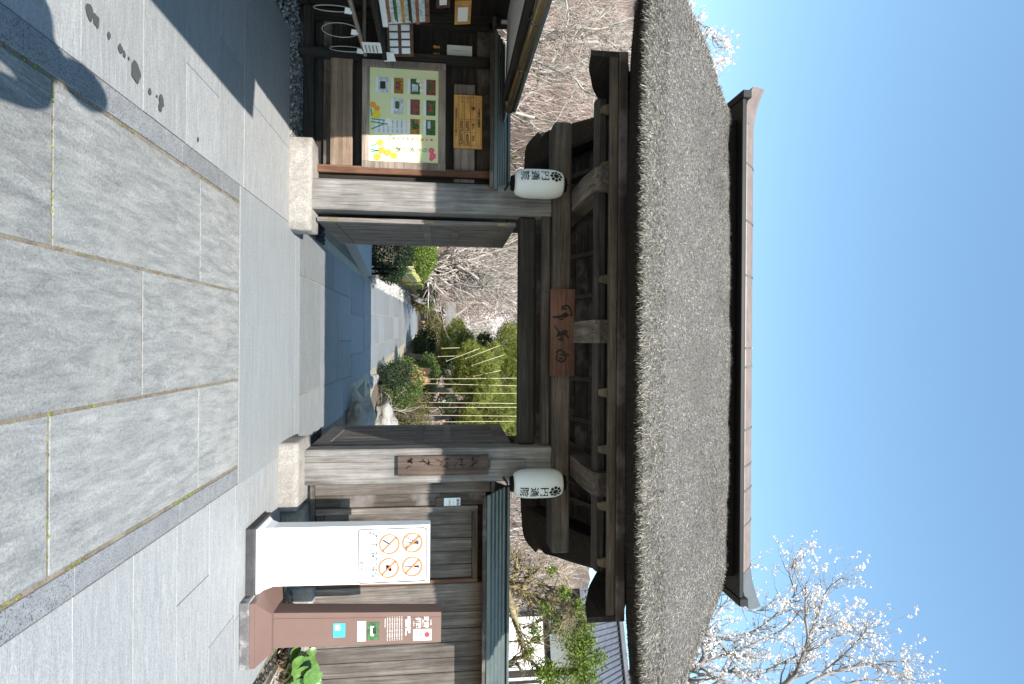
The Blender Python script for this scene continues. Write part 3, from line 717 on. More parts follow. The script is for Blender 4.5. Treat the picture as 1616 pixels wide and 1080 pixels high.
pp = thing('post_plaque', (1.25, 5.8, 1.08), 'long dark brown carved plaque hung on the gate post', 'sign')
recalc(MB().hexa([(1.15, 5.775, 1.085), (1.35, 5.775, 1.085), (1.35, 5.812, 1.085), (1.15, 5.812, 1.085), (1.15, 5.772, 1.995), (1.35, 5.772, 1.995), (1.35, 5.812, 1.995), (1.15, 5.812, 1.995)]).build('board', 'signwood', pp))
mb = Flat()
for z, s_ in ((1.86, .16), (1.70, .15), (1.53, .16), (1.37, .15), (1.22, .15)):   # worn carving, no longer legible
    for k in range(5):
        a = random.uniform(0, 6.28); c_ = (1.25 + random.uniform(-.04, .04) - .02, z + random.uniform(-.045, .045))
        curvy(mb, [(c_[0] - .03 * math.cos(a), c_[1] - .03 * math.sin(a)), (c_[0] + random.uniform(-.01, .01), c_[1] + random.uniform(-.01, .01)), (c_[0] + .03 * math.cos(a), c_[1] + .03 * math.sin(a))], .011, 5.7705, 4)
mb.build('worn_carving', 'carving', pp, kind='stuff')
np_ = thing('small_name_plate', (1.25, 5.8, 2.0), 'small grey wooden plate above the long plaque on the gate post', 'sign')
part('board', 'weatheredZ', np_, 1.2, 1.3, 5.79, 5.817, 2.01, 2.37, .003)

# ---- white no-photography sign
ws = thing('notice_sign', (1.75, 4.8, 0), 'white upright sign with four orange prohibition pictograms on a dark stone base', 'sign')
part('base', 'blackgranite', ws, 1.485, 2.03, 4.68, 5.13, 0, .068, .006)
def taper(mb, a, b): return mb.hexa([(a[0], a[2], a[4]), (a[1], a[2], a[4]), (a[1], a[3], a[4]), (a[0], a[3], a[4]), (b[0], b[2], b[4]), (b[1], b[2], b[4]), (b[1], b[3], b[4]), (b[0], b[3], b[4])])
recalc(taper(taper(MB(), (1.505, 2.025, 4.72, 5.08, .069), (1.52, 2.015, 4.79, 5.02, .11)), (1.52, 2.015, 4.79, 5.02, .11), (1.53, 2.005, 4.83, 4.98, .17)).build('foot', 'whitesign', ws))
recalc(taper(MB(), (1.53, 2.005, 4.83, 4.98, .17), (1.545, 2.035, 4.845, 4.965, 1.43)).build('panel', 'whitesign', ws))
def wsx(px, py):                                   # point on the sign face
    p = PY(px, py, 4.838); return p.x, p.z
yk = 4.832
frame = Flat()
x0, z1 = 1.566, 1.405; x1, z0 = 2.012, .845; rr = .02
for a, b, c_, d in ((x0 + rr, z1, x1 - rr, z1), (x0 + rr, z0, x1 - rr, z0), (x0, z0 + rr, x0, z1 - rr), (x1, z0 + rr, x1, z1 - rr)): frame.line(a, b, c_, d, .0075, yk)
for cx_, cz_, a0 in ((x1 - rr, z1 - rr, 0), (x0 + rr, z1 - rr, 90), (x0 + rr, z0 + rr, 180), (x1 - rr, z0 + rr, 270)): frame.ring(cx_, cz_, rr - .0037, rr + .0037, yk, 6, R(a0), R(a0 + 90))
frame.build('printed_frame', 'printgrey', ws)
icons = Flat(); marks = Flat()
C1, C2, C3, C4 = (1.688, 1.29), (1.888, 1.29), (1.694, 1.10), (1.893, 1.095)
for c_ in (C1, C2, C3, C4):
    icons.ring(c_[0], c_[1], .073, .085, yk - .002, 40)
    icons.line(c_[0] - .056, c_[1] + .056, c_[0] + .056, c_[1] - .056, .013, yk - .002)
# tripod, camera stick, cigarette-like rod, drone
for dx in (-.055, 0, .04): marks.line(C1[0] + .0, C1[1] + .03, C1[0] + dx, C1[1] - .062, .007, yk - .001)
marks.rect(C1[0] - .018, C1[0] + .018, C1[1] + .03, C1[1] + .05, yk - .001)
marks.line(C2[0], C2[1] - .068, C2[0], C2[1] + .045, .007, yk - .001); marks.rect(C2[0] - .018, C2[0] + .018, C2[1] + .045, C2[1] + .053, yk - .001); marks.rect(C2[0] - .007, C2[0] + .007, C2[1] + .015, C2[1] + .045, yk - .001)
marks.line(C3[0] - .035, C3[1] - .055, C3[0] + .002, C3[1] + .005, .014, yk - .001); marks.line(C3[0] + .002, C3[1] + .005, C3[0] + .02, C3[1] + .04, .006, yk - .001)
marks.disc(C4[0], C4[1], .022, yk - .001); marks.disc(C4[0] - .015, C4[1] - .012, .013, yk - .001); marks.disc(C4[0] + .015, C4[1] + .012, .013, yk - .001)
for a, b in ((-.07, -.03), (.07, .03), (.005, -.06), (-.01, .062)):
    for k in range(5): marks.line(C4[0] + a * (.35 + .13 * k), C4[1] + b * (.35 + .13 * k), C4[0] + a * (.42 + .13 * k), C4[1] + b * (.42 + .13 * k), .003, yk - .001)
icons.build('prohibition_marks', 'printorange', ws); marks.build('pictograms', 'printgrey', ws)
tx = Flat()
tx.text('三脚・一脚・自撮り棒・傘の使用など', 1.79, .99, yk, .0235, .02); tx.text('他のお客様のご迷惑となる撮影行為は', 1.79, .966, yk, .0235, .02); tx.text('固くお断りします', 1.68, .942, yk, .0235, .02)
tx.text('円　通　院', 1.84, .872, yk, .03, .01); tx.build('black_lettering', 'printgrey', ws, kind='stuff')
tx = Flat(); tx.text('許可のないドローン撮影は禁止です', 1.79, .918, yk, .0225, .02); tx.text('ご協力をお願いします', 1.7, .897, yk, .0225, .02); tx.build('red_lettering', 'printrose', ws)

# ---- brown heritage sign
bs = thing('information_sign', (2.3, 4.75, 0), 'brown metal information pillar with white Japanese lettering and a red sun panel', 'sign')
part('base', 'limegranite', bs, 2.01, 2.525, 4.55, 5.3, 0, .072, .006)
recalc(taper(taper(MB(), (2.02, 2.52, 4.56, 5.28, .073), (2.02, 2.52, 4.56, 5.28, .11)), (2.02, 2.52, 4.56, 5.28, .111), (2.19, 2.50, 4.74, 5.06, .185)).build('foot', 'brownsign', bs))
recalc(taper(MB(), (2.20, 2.483, 4.78, 4.95, .186), (2.265, 2.515, 4.80, 4.95, 1.53)).build('pillar', 'brownsign', bs))
def bx(z, u):                                      # across the front face, u 0..1
    t = (z - .186) / 1.344; return lerp(lerp(2.20, 2.265, t), lerp(2.483, 2.515, t), u)
def by(z): return lerp(4.78, 4.80, (z - .186) / 1.344) - .004
recalc(MB().hexa([(bx(.19, .17) - .002, by(.19) - .002, .19), (bx(.19, .18), by(.19) - .002, .19), (bx(.19, .18), by(.19) + .003, .19), (bx(.19, .17), by(.19) + .003, .19), (bx(1.525, .17) - .002, by(1.525) - .002, 1.525), (bx(1.525, .18), by(1.525) - .002, 1.525), (bx(1.525, .18), by(1.525) + .003, 1.525), (bx(1.525, .17), by(1.525) + .003, 1.525)]).build('seam', 'brownsignpale', bs))
def bq(name, mat, u0, u1, za, zb, off=0.0):
    return MB().add([(bx(za, u0), by(za) - off, za), (bx(za, u1), by(za) - off, za), (bx(zb, u1), by(zb) - off, zb), (bx(zb, u0), by(zb) - off, zb)], [(0, 1, 2, 3)]).build(name, mat, bs)
def bz(px): return PY(px, 992, 4.79).z
bq('flag_panel', 'printwhite', .55, .92, bz(652), bz(681))
fl = Flat(); fl.disc(bx(bz(674), .73), bz(674), .023, by(1.42) - .003); fl.build('sun_disc', 'printred', bs)
tx = Flat(); yt = by(1.42) - .001
tx.text('政宗', bx(bz(672), .32), bz(672.5), yt, .046, .035); tx.text('伊達', bx(bz(660), .34), bz(660), yt - .001, .046, .035); tx.text('が育んだ', bx(1.4, .33), bz(666.5), yt, .013); tx.text('な文化', bx(1.4, .35), bz(653), yt - .002, .014); tx.text('日本遺産', bx(1.45, .33), bz(680), yt, .012)
tx.text('圓通院霊屋', bx(1.3, .40), bz(645), by(1.3) - .001, .028, .03); tx.text('Entsuin Tamaya', bx(1.3, .48), bz(640.5), by(1.3) - .001, .021, .015)
for k in range(8):
    tx.text('伊達政宗の嫡孫光宗の霊廟で御霊屋と称す'[: (19 if k < 7 else 7)], bx(1.25, .5 if k < 7 else .3), bz(634 - 3.75 * k), by(1.25 - .02 * k) - .001, .0105)
tx.build('white_lettering', 'printwhite', bs, kind='stuff')
bq('photo_print', 'photogreen', .30, .86, bz(579.5), bz(598)); bq('photo_sky', 'printwhite', .42, .72, bz(585), bz(590), .002); bq('photo_roof', 'photodark', .46, .66, bz(588), bz(594), .003)
bq('paper_label', 'printwhite', .26, .88, bz(564), bz(577.5)); bq('blue_sticker', 'printcyan', .32, .74, bz(526), bz(545)); bq('sticker_patch', 'printwhite', .36, .52, bz(529), bz(537), .002)

# ================================================================== LEFT: NOTICE WALL
YW = 6.2
nw = thing('notice_wall', (-2.5, YW, 0), 'dark plank wall with a small green copper roof beside the ticket office', 'wall')
def nwp(name, mat, x0, x1, z0, z1, y0=YW, y1=YW + .03, c=.004): return part(name, mat, nw, x0, x1, y0, y1, z0, z1, c)
nwp('backing', 'darkwoodX', -3.5, -1.69, .09, 2.08, YW + .05, YW + .08, 0)
nwp('sill', 'darkwoodX', -3.5, -1.82, .06, .165, YW - .07, YW + .04)
nwp('plank', 'plankX', -3.42, -1.83, .25, .335, YW + .01, YW + .04)
nwp('plank', 'palewood', -2.97, -1.83, .335, .56, YW - .055, YW - .015)
nwp('plank', 'darkwoodX', -3.42, -1.83, .58, 1.03, YW + .02, YW + .045)
nwp('plank', 'darkwoodX', -3.42, -1.83, 1.05, 1.55, YW + .02, YW + .045)
nwp('plank', 'framewood', -2.78, -1.72, 1.625, 1.85, YW - .03, YW + .0)
nwp('plank', 'plankX', -3.42, -1.72, 1.87, 2.03, YW + .012, YW + .04)
nwp('corner_post', 'darkwoodZ', -3.06, -2.97, .02, 2.0, YW - .09, YW + .0, .006)
nwp('corner_post', 'darkwoodZ', -3.5, -3.38, .0, 2.0, YW - .04, YW + .09, .006)
nwp('jamb', 'redjamb', -1.835, -1.755, .2, 2.02, YW - .1, YW + .02, .006)
nwp('jamb', 'darkwoodZ', -1.755, -1.655, .2, 2.02, YW - .02, YW + .02, .004)
nwp('top_rail', 'plankX', -3.5, -1.66, 2.032, 2.075, YW - .11, YW + .1, .004)
def copper_roof(x0, x1, parent, ye, ze, yr, zr, nstep=5):
    for i in range(nstep):
        a, b = i / nstep, (i + 1) / nstep + .02
        ya, yb, za, zb = lerp(ye, yr, a), lerp(ye, yr, b), lerp(ze, zr, a), lerp(ze, zr, b)
        recalc(MB().hexa([(x0, ya, za - .012), (x1, ya, za - .012), (x1, yb, zb - .012), (x0, yb, zb - .012), (x0, ya, za + .02), (x1, ya, za + .02), (x1, yb, zb + .002), (x0, yb, zb + .002)]).build('copper_course', 'verdigris', parent))
    recalc(MB().hexa([(x0, yr, zr - .015), (x1, yr, zr - .015), (x1, 2 * yr - ye, ze), (x0, 2 * yr - ye, ze), (x0, yr, zr + .012), (x1, yr, zr + .012), (x1, 2 * yr - ye, ze + .015), (x0, 2 * yr - ye, ze + .015)]).build('rear_slope', 'verdigris', parent))
    part('ridge_strip', 'verdigris', parent, x0 - .004, x1 + .004, yr - .05, yr + .05, zr + .004, zr + .035, .008)
    part('eave_board', 'plankX', parent, x0 + .02, x1 - .02, ye + .012, ye + .05, ze - .055, ze - .014, .003)
    n = max(3, int((x1 - x0) / .42))
    for i in range(n):
        x = lerp(x0 + .12, x1 - .12, i / (n - 1)); recalc(MB().hexa([(x - .025, ye + .055, ze - .05), (x + .025, ye + .055, ze - .05), (x + .025, yr, zr - .09), (x - .025, yr, zr - .09), (x - .025, ye + .055, ze - .0), (x + .025, ye + .055, ze - .0), (x + .025, yr, zr - .03), (x - .025, yr, zr - .03)]).build('rafter', 'plankY', parent))
copper_roof(-3.2, -1.575, nw, 5.83, 2.045, 6.22, 2.205)
board = thing('notice_board', (-2.4, YW - .1, .66), 'wooden framed poster of garden photos and flowers on the notice wall', 'notice board')
BX0, BX1, BZ0, BZ1 = -2.955, -1.815, .665, 1.535; YB = YW - .075
part('frame_side', 'framewood', board, BX0, BX0 + .075, YB - .035, YB + .03, BZ0, BZ1, .005); part('frame_side', 'framewood', board, BX1 - .075, BX1, YB - .035, YB + .03, BZ0, BZ1, .005)
part('frame_rail', 'framewood', board, BX0 + .075, BX1 - .075, YB - .033, YB + .03, BZ0, BZ0 + .075, .005); part('frame_rail', 'framewood', board, BX0 + .075, BX1 - .075, YB - .033, YB + .03, BZ1 - .075, BZ1, .005)
PX0, PX1, PZ0, PZ1 = BX0 + .075, BX1 - .075, BZ0 + .075, BZ1 - .075
def pu(u): return lerp(PX0, PX1, u)
def pv(v): return lerp(PZ0, PZ1, v)
part('poster', 'postergreen', board, PX0, PX1, YB - .006, YB, PZ0, PZ1, 0)
def q(name, mat, u0, u1, v0, v1, off=.012): return Flat().rect(pu(u0), pu(u1), pv(v0), pv(v1), YB - off).build(name, mat, board)
photos = [(.10, .14, 'photosnow'), (.10, .36, 'photogold'), (.10, .60, 'photogreen'), (.10, .83, 'photored'), (.32, .36, 'photosnow'), (.32, .60, 'photored'), (.32, .83, 'photogreen'), (.53, .60, 'photogold'), (.53, .83, 'photogreen')]
for u, v, mt in photos:
    q('photo_caption', 'paperwhite', u, u + .165, v - .055, v - .012)
    q('photo', mt, u, u + .165, v - .012, v + .125)
    a = random.random() * .05
    q('photo_detail', random.choice(('photodark', 'photogreen', 'photosnow', 'photored')), u + .01 + a, u + .09 + a, v + .01, v + .05 + a, .014)
fl = Flat(); fl.disc(pu(.61), pv(.67), .035, YB - .0155); fl.build('round_window', 'photogreen', board)
q('schedule_sheet', 'paperwhite', .54, .70, .08, .52)
tx = Flat()
for k in range(6): tx.text('拝観時間のご案内', pu(.62), pv(.14 + .065 * k), YB - .0135, .017)
tx.text('あ', pu(.86), pv(.42), YB - .0135, .07, .0); tx.text('い', pu(.86), pv(.52), YB - .0135, .055); tx.text('め', pu(.86), pv(.62), YB - .0135, .06); tx.text('ぐ', pu(.86), pv(.72), YB - .0135, .055); tx.text('り', pu(.86), pv(.8), YB - .0135, .06)
tx.build('lettering', 'printgrey', board, kind='stuff')
tx = Flat()
for k, ch in enumerate('春の苑とみ仏たち巡り'): tx.text(ch, pu(.745), pv(.9 - .068 * k), YB - .0135, .028, .02)
tx.build('red_lettering', 'printred', board)
def flower(u, v, r, mat, n=6):
    fl = Flat()
    for k in range(n):
        a = 2 * math.pi * k / n + u * 9; fl.disc(pu(u) + r * .6 * math.cos(a), pv(v) + r * .6 * math.sin(a), r * .5, YB - .0145 - .0002 * k, 9)
    fl.build('printed_flower', mat, board)
for a in ((.40, .05, .03, 'floworange'), (.44, .11, .028, 'floworange'), (.50, .10, .04, 'flowyellow'), (.56, .26, .028, 'flowwhite'), (.60, .3, .026, 'flowwhite'), (.80, .16, .03, 'flowyellow'), (.88, .18, .034, 'floworange'), (.9, .27, .036, 'floworange'), (.93, .36, .032, 'flowyellow'), (.95, .12, .036, 'floworange'), (.86, .9, .03, 'flowpink'), (.92, .92, .034, 'flowpink'), (.95, .9, .022, 'flowpink'), (.12, .70, .022, 'flowwhite'), (.16, .74, .02, 'flowwhite'), (.22, .745, .018, 'flowwhite')): flower(*a)
fl = Flat()
for a in ((.44, .02, .52, .04), (.55, .03, .56, .24), (.58, .02, .60, .28), (.66, .03, .6, .2), (.84, .03, .80, .14), (.9, .03, .88, .16), (.87, .02, .9, .22)): fl.line(pu(a[0]), pv(a[1]), pu(a[2]), pv(a[3]), .012, YB - .0138)
fl.build('printed_leaves', 'leafprint', board)

fb = thing('fee_board', (-2.36, YW - .06, 1.62), 'yellow varnished wooden admission fee board above the framed poster', 'sign')
part('board', 'feewood', fb, -2.645, -2.075, YW - .085, YW - .05, 1.622, 1.925, .004)
fk = Flat(); yf = YW - .0885
for x0, z0, x1, z1 in ((-2.62, 1.86, -2.1, 1.86), (-2.62, 1.80, -2.1, 1.80), (-2.62, 1.735, -2.1, 1.735), (-2.62, 1.675, -2.1, 1.675), (-2.38, 1.86, -2.38, 1.675), (-2.24, 1.86, -2.24, 1.675), (-2.62, 1.675, -2.62, 1.86), (-2.1, 1.675, -2.1, 1.86)): fk.line(x0, z0, x1, z1, .003, yf)
fk.text('500円', -2.31, 1.767, yf, .047, .012); fk.text('400円', -2.17, 1.767, yf, .047, .012); fk.text('300円', -2.31, 1.705, yf, .047, .012); fk.text('200円', -2.17, 1.705, yf, .047, .012)
fk.text('大人', -2.585, 1.77, yf, .032, .01); fk.text('小人', -2.585, 1.71, yf, .032, .01); fk.text('個人', -2.31, 1.83, yf, .032, .01); fk.text('団体', -2.18, 1.83, yf, .032, .01)
fk.text('円通院 拝観料', -2.40, 1.89, yf, .034, .012); fk.text('身障者手帳のある方は半額です', -2.35, 1.648, yf, .022, .01)
fk.disc(-2.50, 1.83, .009, yf); 
for k in range(8): fk.disc(-2.50 + .017 * math.cos(k * math.pi / 4), 1.83 + .017 * math.sin(k * math.pi / 4), .0055, yf, 8)
fk.build('black_lettering', 'ink', fb, kind='stuff')

# ================================================================== LEFT: TICKET OFFICE
of = thing('ticket_office', (-4.3, 3.5, 0), 'dark timber ticket office with gutter, white soffit and open counter', 'building')
def op(name, mat, x0, x1, y0, y1, z0, z1, c=.005): return part(name, mat, of, x0, x1, y0, y1, z0, z1, c)
for i in range(22):                               # wall boards below the counter
    y0 = -1.0 + .34 * i; op('wall_board', 'darkwoodZ', -3.56 - .004 * (i % 2), -3.53, y0 + .003, y0 + .337, .02, .86)
op('ground_sill', 'darkwoodY', -3.6, -3.48, -1.0, 6.1, -.02, .12, .008)
op('rear_wall', 'darkwoodZ', -5.6, -5.5, -1.0, 6.5, 0, 2.4); op('end_wall', 'darkwoodX', -5.5, -3.56, 6.32, 6.38, 0, 2.4); op('end_wall', 'darkwoodX', -5.5, -3.56, -1.05, -1.0, 0, 2.4)
op('counter', 'darkwoodY', -3.56, -2.9, 1.0, 6.0, .885, .93, .006); op('counter_rail', 'framewood', -2.94, -2.905, 1.0, 5.95, .70, .735, .004)
for y in (1.2, 2.4, 3.6, 4.8, 5.85): op('counter_bracket', 'framewood', -3.5, -2.93, y, y + .03, .70, .735, .003)
for y in (-.9, 1.6, 4.0, 6.24): op('column', 'darkwoodZ', -3.6, -3.47, y - .06, y + .06, .86, 2.3, .008)
op('upper_wall', 'darkwoodY', -3.57, -3.53, -1.0, 6.3, 1.95, 2.4); op('window_lattice', 'darkwoodY', -3.56, -3.545, -1.0, 6.3, .93, 1.95, 0)
op('eave_beam', 'darkwoodY', -2.47, -2.38, -1.2, 5.6, 2.10, 2.158, .008)
recalc(MB().hexa([(-3.52, -1.2, 2.19), (-2.36, -1.2, 2.16), (-2.36, 6.1, 2.16), (-3.52, 6.1, 2.19), (-3.52, -1.2, 2.2), (-2.36, -1.2, 2.168), (-2.36, 6.1, 2.168), (-3.52, 6.1, 2.2)]).build('plaster_soffit', 'plaster', of))
recalc(MB().hexa([(-5.9, -1.3, 2.95), (-2.33, -1.3, 2.17), (-2.33, 5.62, 2.17), (-5.9, 5.62, 2.95), (-5.9, -1.3, 3.05), (-2.33, -1.3, 2.235), (-2.33, 5.62, 2.235), (-5.9, 5.62, 3.05)]).build('roof', 'tileroof', of))
recalc(MB().hexa([(-2.5, -1.3, 2.2), (-1.93, -1.3, 2.12), (-1.93, 2.25, 2.12), (-2.5, 2.25, 2.2), (-2.5, -1.3, 2.24), (-1.93, -1.3, 2.16), (-1.93, 2.25, 2.16), (-2.5, 2.25, 2.24)]).build('canopy', 'tileroof', of))
recalc(MB().tube([(-2.3, 2.3, 2.2), (-2.3, 5.6, 2.165)], .042, 14).build('gutter', 'copper', of, smooth=True))
recalc(MB().hexa([(-2.42, 2.3, 2.225), (-2.27, 2.3, 2.225), (-2.27, 5.6, 2.2), (-2.42, 5.6, 2.2), (-2.42, 2.3, 2.275), (-2.27, 2.3, 2.25), (-2.27, 5.6, 2.225), (-2.42, 5.6, 2.25)]).build('eave_flashing', 'verdigris', of))
for y in (2.6, 3.3, 4.0, 4.7, 5.4): recalc(MB().tube([(-2.36, y, 2.21), (-2.34, y, 2.15), (-2.3, y, 2.118), (-2.255, y, 2.15), (-2.25, y, 2.2)], .005, 5).build('gutter_hook', 'iron', of))
# things on the counter
def panel(name, mat, p00, p10, p11, p01, parent, th=.012):
    P = [Vector(p) for p in (p00, p10, p11, p01)]; n = (P[1] - P[0]).cross(P[3] - P[0]).normalized() * th
    return recalc(MB().hexa([*(p - n for p in P), *P]).build(name, mat, parent))
lf = thing('leaflet_holder', (-2.93, 5.9, .93), 'small tilted red-brown board with white price tags at the counter corner', 'sign')
panel('board', 'plaquewood', (-3.2, 5.78, .94), (-2.93, 5.98, .94), (-2.97, 6.02, 1.2), (-3.24, 5.82, 1.2), lf)
for r_ in range(2):
    for c_ in range(4):
        u = .12 + .21 * c_; v = .1 + .45 * r_
        def at(u, v): return Vector((-3.2, 5.78, .94)) + Vector((.27, .2, 0)) * u + Vector((-.04, .04, .26)) * v + Vector((.0055, -.0075, 0))
        MB().add([at(u, v), at(u + .16, v), at(u + .16, v + .32), at(u, v + .32)], [(0, 1, 2, 3)]).build('price_tag', 'paperwhite', lf)
panel('front_card', 'paperwhite', (-2.95, 5.93, .9), (-2.9, 6.02, .9), (-2.9, 6.0, 1.02), (-2.95, 5.92, 1.0), lf, .004)
fr = thing('landscape_picture', (-3.0, 5.1, .93), 'framed landscape picture leaning on the ticket counter', 'picture')
panel('frame', 'redjamb', (-3.12, 4.57, .94), (-2.97, 5.47, .94), (-3.05, 5.5, 1.38), (-3.2, 4.6, 1.38), fr, .02)
panel('picture', 'photosnow', (-3.09, 4.61, .98), (-2.965, 5.43, .975), (-3.035, 5.46, 1.34), (-3.15, 4.64, 1.34), fr, .003)
for k in range(5):
    z = 1.0 + .065 * k; panel('painted_band', ('photored', 'photogreen', 'photogold', 'photodark', 'photored')[k], (-3.085, 4.63 + .05 * k, z), (-2.965, 5.4 - .06 * (k % 2), z), (-2.968, 5.39, z + .03), (-3.088, 4.67, z + .025), fr, .002)
panel('bottom_strip', 'paperwhite', (-3.08, 4.63, .945), (-2.955, 5.46, .945), (-2.957, 5.46, .995), (-3.083, 4.63, .995), fr, .002)
for (py, pz, w_, h_, mt, lab) in ((5.55, 1.62, .30, .16, 'feewood', 'small yellow wooden sign hung high on the ticket office wall'), (5.35, 1.44, .24, .13, 'plaquewood', 'small red-brown framed sign above the landscape picture')):
    s_ = thing('wall_sign', (-3.3, py, pz), lab, 'sign')
    panel('board', mt, (-3.3, py, pz), (-3.24, py + w_, pz), (-3.26, py + w_, pz + h_), (-3.32, py, pz + h_), s_)
    panel('paper', 'paperwhite', (-3.278, py + .06, pz + .03), (-3.245, py + w_ - .05, pz + .03), (-3.255, py + w_ - .05, pz + h_ - .03), (-3.29, py + .06, pz + h_ - .03), s_, .002)
pn = thing('paper_notice', (-3.2, 6.17, 1.6), 'white handwritten paper notice pinned on the dark notice wall', 'notice')
part('sheet', 'paperwhite', pn, -3.21, -3.06, YW - .004, YW + .002, 1.545, 1.815, 0)
tx = Flat()
for k, ch in enumerate('拝観受付のご案内'): tx.text(ch, -3.088, 1.785 - .031 * k, YW - .008, .026)
for k, ch in enumerate('こちらの窓口へ'): tx.text(ch, -3.15, 1.765 - .028 * k, YW - .008, .02)
tx.build('lettering', 'printgrey', pn)
kh = thing('key_hook', (-3.13, 6.15, 1.36), 'little dark hook rack with two pale pegs on the notice wall', 'rack')
part('rack', 'darkwoodX', kh, -3.24, -3.02, YW - .03, YW, 1.355, 1.39, .004)
for x in (-3.17, -3.09): recalc(MB().lathe([(.008, 0), (.018, .02), (.012, .05), (.016, .075)], (x, YW - .02, 1.392), 10).build('peg', 'feewood', kh, smooth=True))
for i, (y, tw, lab) in enumerate(((5.85, .0, 'white looped cord with a pale tag hanging below the counter rail'), (5.5, .8, 'open oval cord loop with a blue-white tag under the counter'), (5.15, .3, 'thin looped cord with a folded white tag by the picture'))):
    c_ = thing('hanging_cord', (-2.92, y, .7), lab, 'cord', 'cords hung from the counter rail')
    wd = .018 if i != 1 else .055
    P = [(-2.92 + wd * math.sin(2 * math.pi * k / 16) * math.cos(tw), y + wd * math.sin(2 * math.pi * k / 16), .72 - .17 + .17 * math.cos(2 * math.pi * k / 16)) for k in range(17)]
    recalc(MB().tube(P, .0045, 5).build('loop', 'cordwhite', c_, smooth=True))
    panel('tag', 'paperwhite', (-2.91, y - .045, .66), (-2.90, y + .03, .64), (-2.90, y + .04, .70), (-2.91, y - .03, .73), c_, .003)
ct = thing('counter_card', (-2.9, 5.7, .76), 'white lettered card hanging from the counter edge', 'sign')
panel('card', 'paperwhite', (-2.9, 5.66, .72), (-2.89, 5.84, .72), (-2.89, 5.83, .90), (-2.9, 5.65, .90), ct, .004)
mb = MB()
for k in range(4):
    for j in range(6): y = 5.69 + .022 * j; z = .745 + .035 * k; mb.add([(-2.8885, y, z), (-2.8885, y + .014, z), (-2.8885, y + .014, z + .012), (-2.8885, y, z + .012)], [(0, 1, 2, 3)])
mb.build('lettering', 'printgrey', ct)

# ================================================================== RIGHT: PLANK FENCE
fe = thing('plank_fence', (2.8, 5.95, 0), 'weathered vertical plank fence with small green copper roof right of the gate', 'fence')
def fp(name, mat, x0, x1, z0, z1, y0=5.95, y1=5.98, c=.004): return part(name, mat, fe, x0, x1, y0, y1, z0, z1, c)
fp('backing', 'darkwoodZ', 1.44, 6.0, .26, 2.02, 6.0, 6.02, 0)
fp('jamb_board', 'fenceboard', 1.437, 1.57, .25, 2.03, 5.93, 5.99, .006)
fp('jamb_board', 'plankZ', 1.574, 1.70, .25, 2.03, 5.945, 5.99, .006)
fp('door_stile', 'fenceboard', 1.705, 1.765, .26, 1.90, 5.92, 5.985, .005); fp('door_stile', 'redjamb', 2.462, 2.50, .26, 1.90, 5.92, 5.985, .005)
fp('door_rail', 'plankX', 1.767, 2.46, 1.84, 1.90, 5.925, 5.98, .005); fp('door_rail', 'plankX', 1.767, 2.46, .26, .34, 5.925, 5.98, .005)
for i in range(5):
    a = lerp(1.767, 2.46, i / 5); fp('door_plank', 'fenceboard', a + .002, lerp(1.767, 2.46, (i + 1) / 5) - .002, .342, 1.838, 5.957 + .003 * (i % 2), 5.975)
fp('fence_post', 'fenceboard', 2.504, 2.72, .22, 2.03, 5.91, 6.0, .008)
x = 2.725; i = 0
for wd in (.09, .17, .14, .16, .15, .17, .13, .16, .18, .15, .14, .17, .16, .18, .15, .17, .16, .18, .16):
    if x + wd > 5.9: break
    fp('plank', 'fenceboard', x + .0025, x + wd - .0025, .255 + random.uniform(-.01, .01), 2.03, 5.944 + random.uniform(0, .012), 5.978, .003); x += wd; i += 1
fp('top_rail', 'plankX', 1.44, 5.9, 2.033, 2.07, 5.86, 6.06, .004)
fp('bottom_rail', 'plankX', 1.44, 5.9, .2, .25, 5.94, 6.0, .004)
copper_roof(1.52, 5.9, fe, 5.62, 1.985, 5.98, 2.2, 5)
recalc(MB().lathe([(.03, 0), (.034, .02), (.03, .055)], (1.6, 5.93, 1.98), 10).build('porcelain_knob', 'blackpaint', fe))
sn = thing('small_white_notice', (1.68, 5.94, 1.55), 'small white curled notice with black handwriting on the fence jamb', 'notice')
part('sheet', 'paperwhite', sn, 1.622, 1.735, 5.934, 5.938, 1.545, 1.715, 0)
tx = Flat(); tx.text('通用門', 1.678, 1.69, 5.931, .033, .012); tx.text('インターホン', 1.678, 1.647, 5.931, .017); tx.text('ご用の方は', 1.678, 1.605, 5.931, .02); tx.build('lettering', 'ink', sn)
part('intercom', 'signwood', sn, 1.615, 1.70, 5.925, 5.944, 1.46, 1.535, .004)
# stones at the fence foot
for i, (x0, x1, y0, y1, z1, mt) in enumerate(((1.63, 2.4, 5.68, 6.05, .2, 'footing'), (2.42, 2.62, 5.78, 6.1, .27, 'footing'), (2.64, 2.86, 5.72, 6.1, .24, 'boulder'), (2.9, 3.5, 5.9, 6.2, .2, 'boulder'), (3.52, 4.3, 5.9, 6.2, .22, 'boulder'), (4.32, 5.6, 5.9, 6.2, .2, 'boulder'))):
    footing(x0, x1, y0, y1, z1, 5 + i, fe, 'foot_stone', mt)
kb = thing('bed_kerb', (3.0, 5.2, 0), 'pale stone kerb with dark pebble drain edging the planting bed', 'kerb')
recalc(MB().hexa([(2.96, 2.5, -.05), (3.08, 2.5, -.05), (3.2, 5.9, -.05), (3.05, 5.9, -.05), (2.96, 2.5, .03), (3.08, 2.5, .03), (3.2, 5.9, .03), (3.05, 5.9, .03)]).build('kerb', 'gravelpale', kb))
mb = MB(); pts = []
for _ in range(900): t = random.random(); y = lerp(2.5, 5.9, t); x0 = lerp(2.80, 2.93, (y - 4.9) / .8 * .9 if y > 4 else 0); pts.append((random.uniform(x0 + .02, x0 + .13), y, .0))
blobs(mb, pts, .016, .6); mb.build('drain_pebbles', 'darkpebble', kb, kind='stuff')

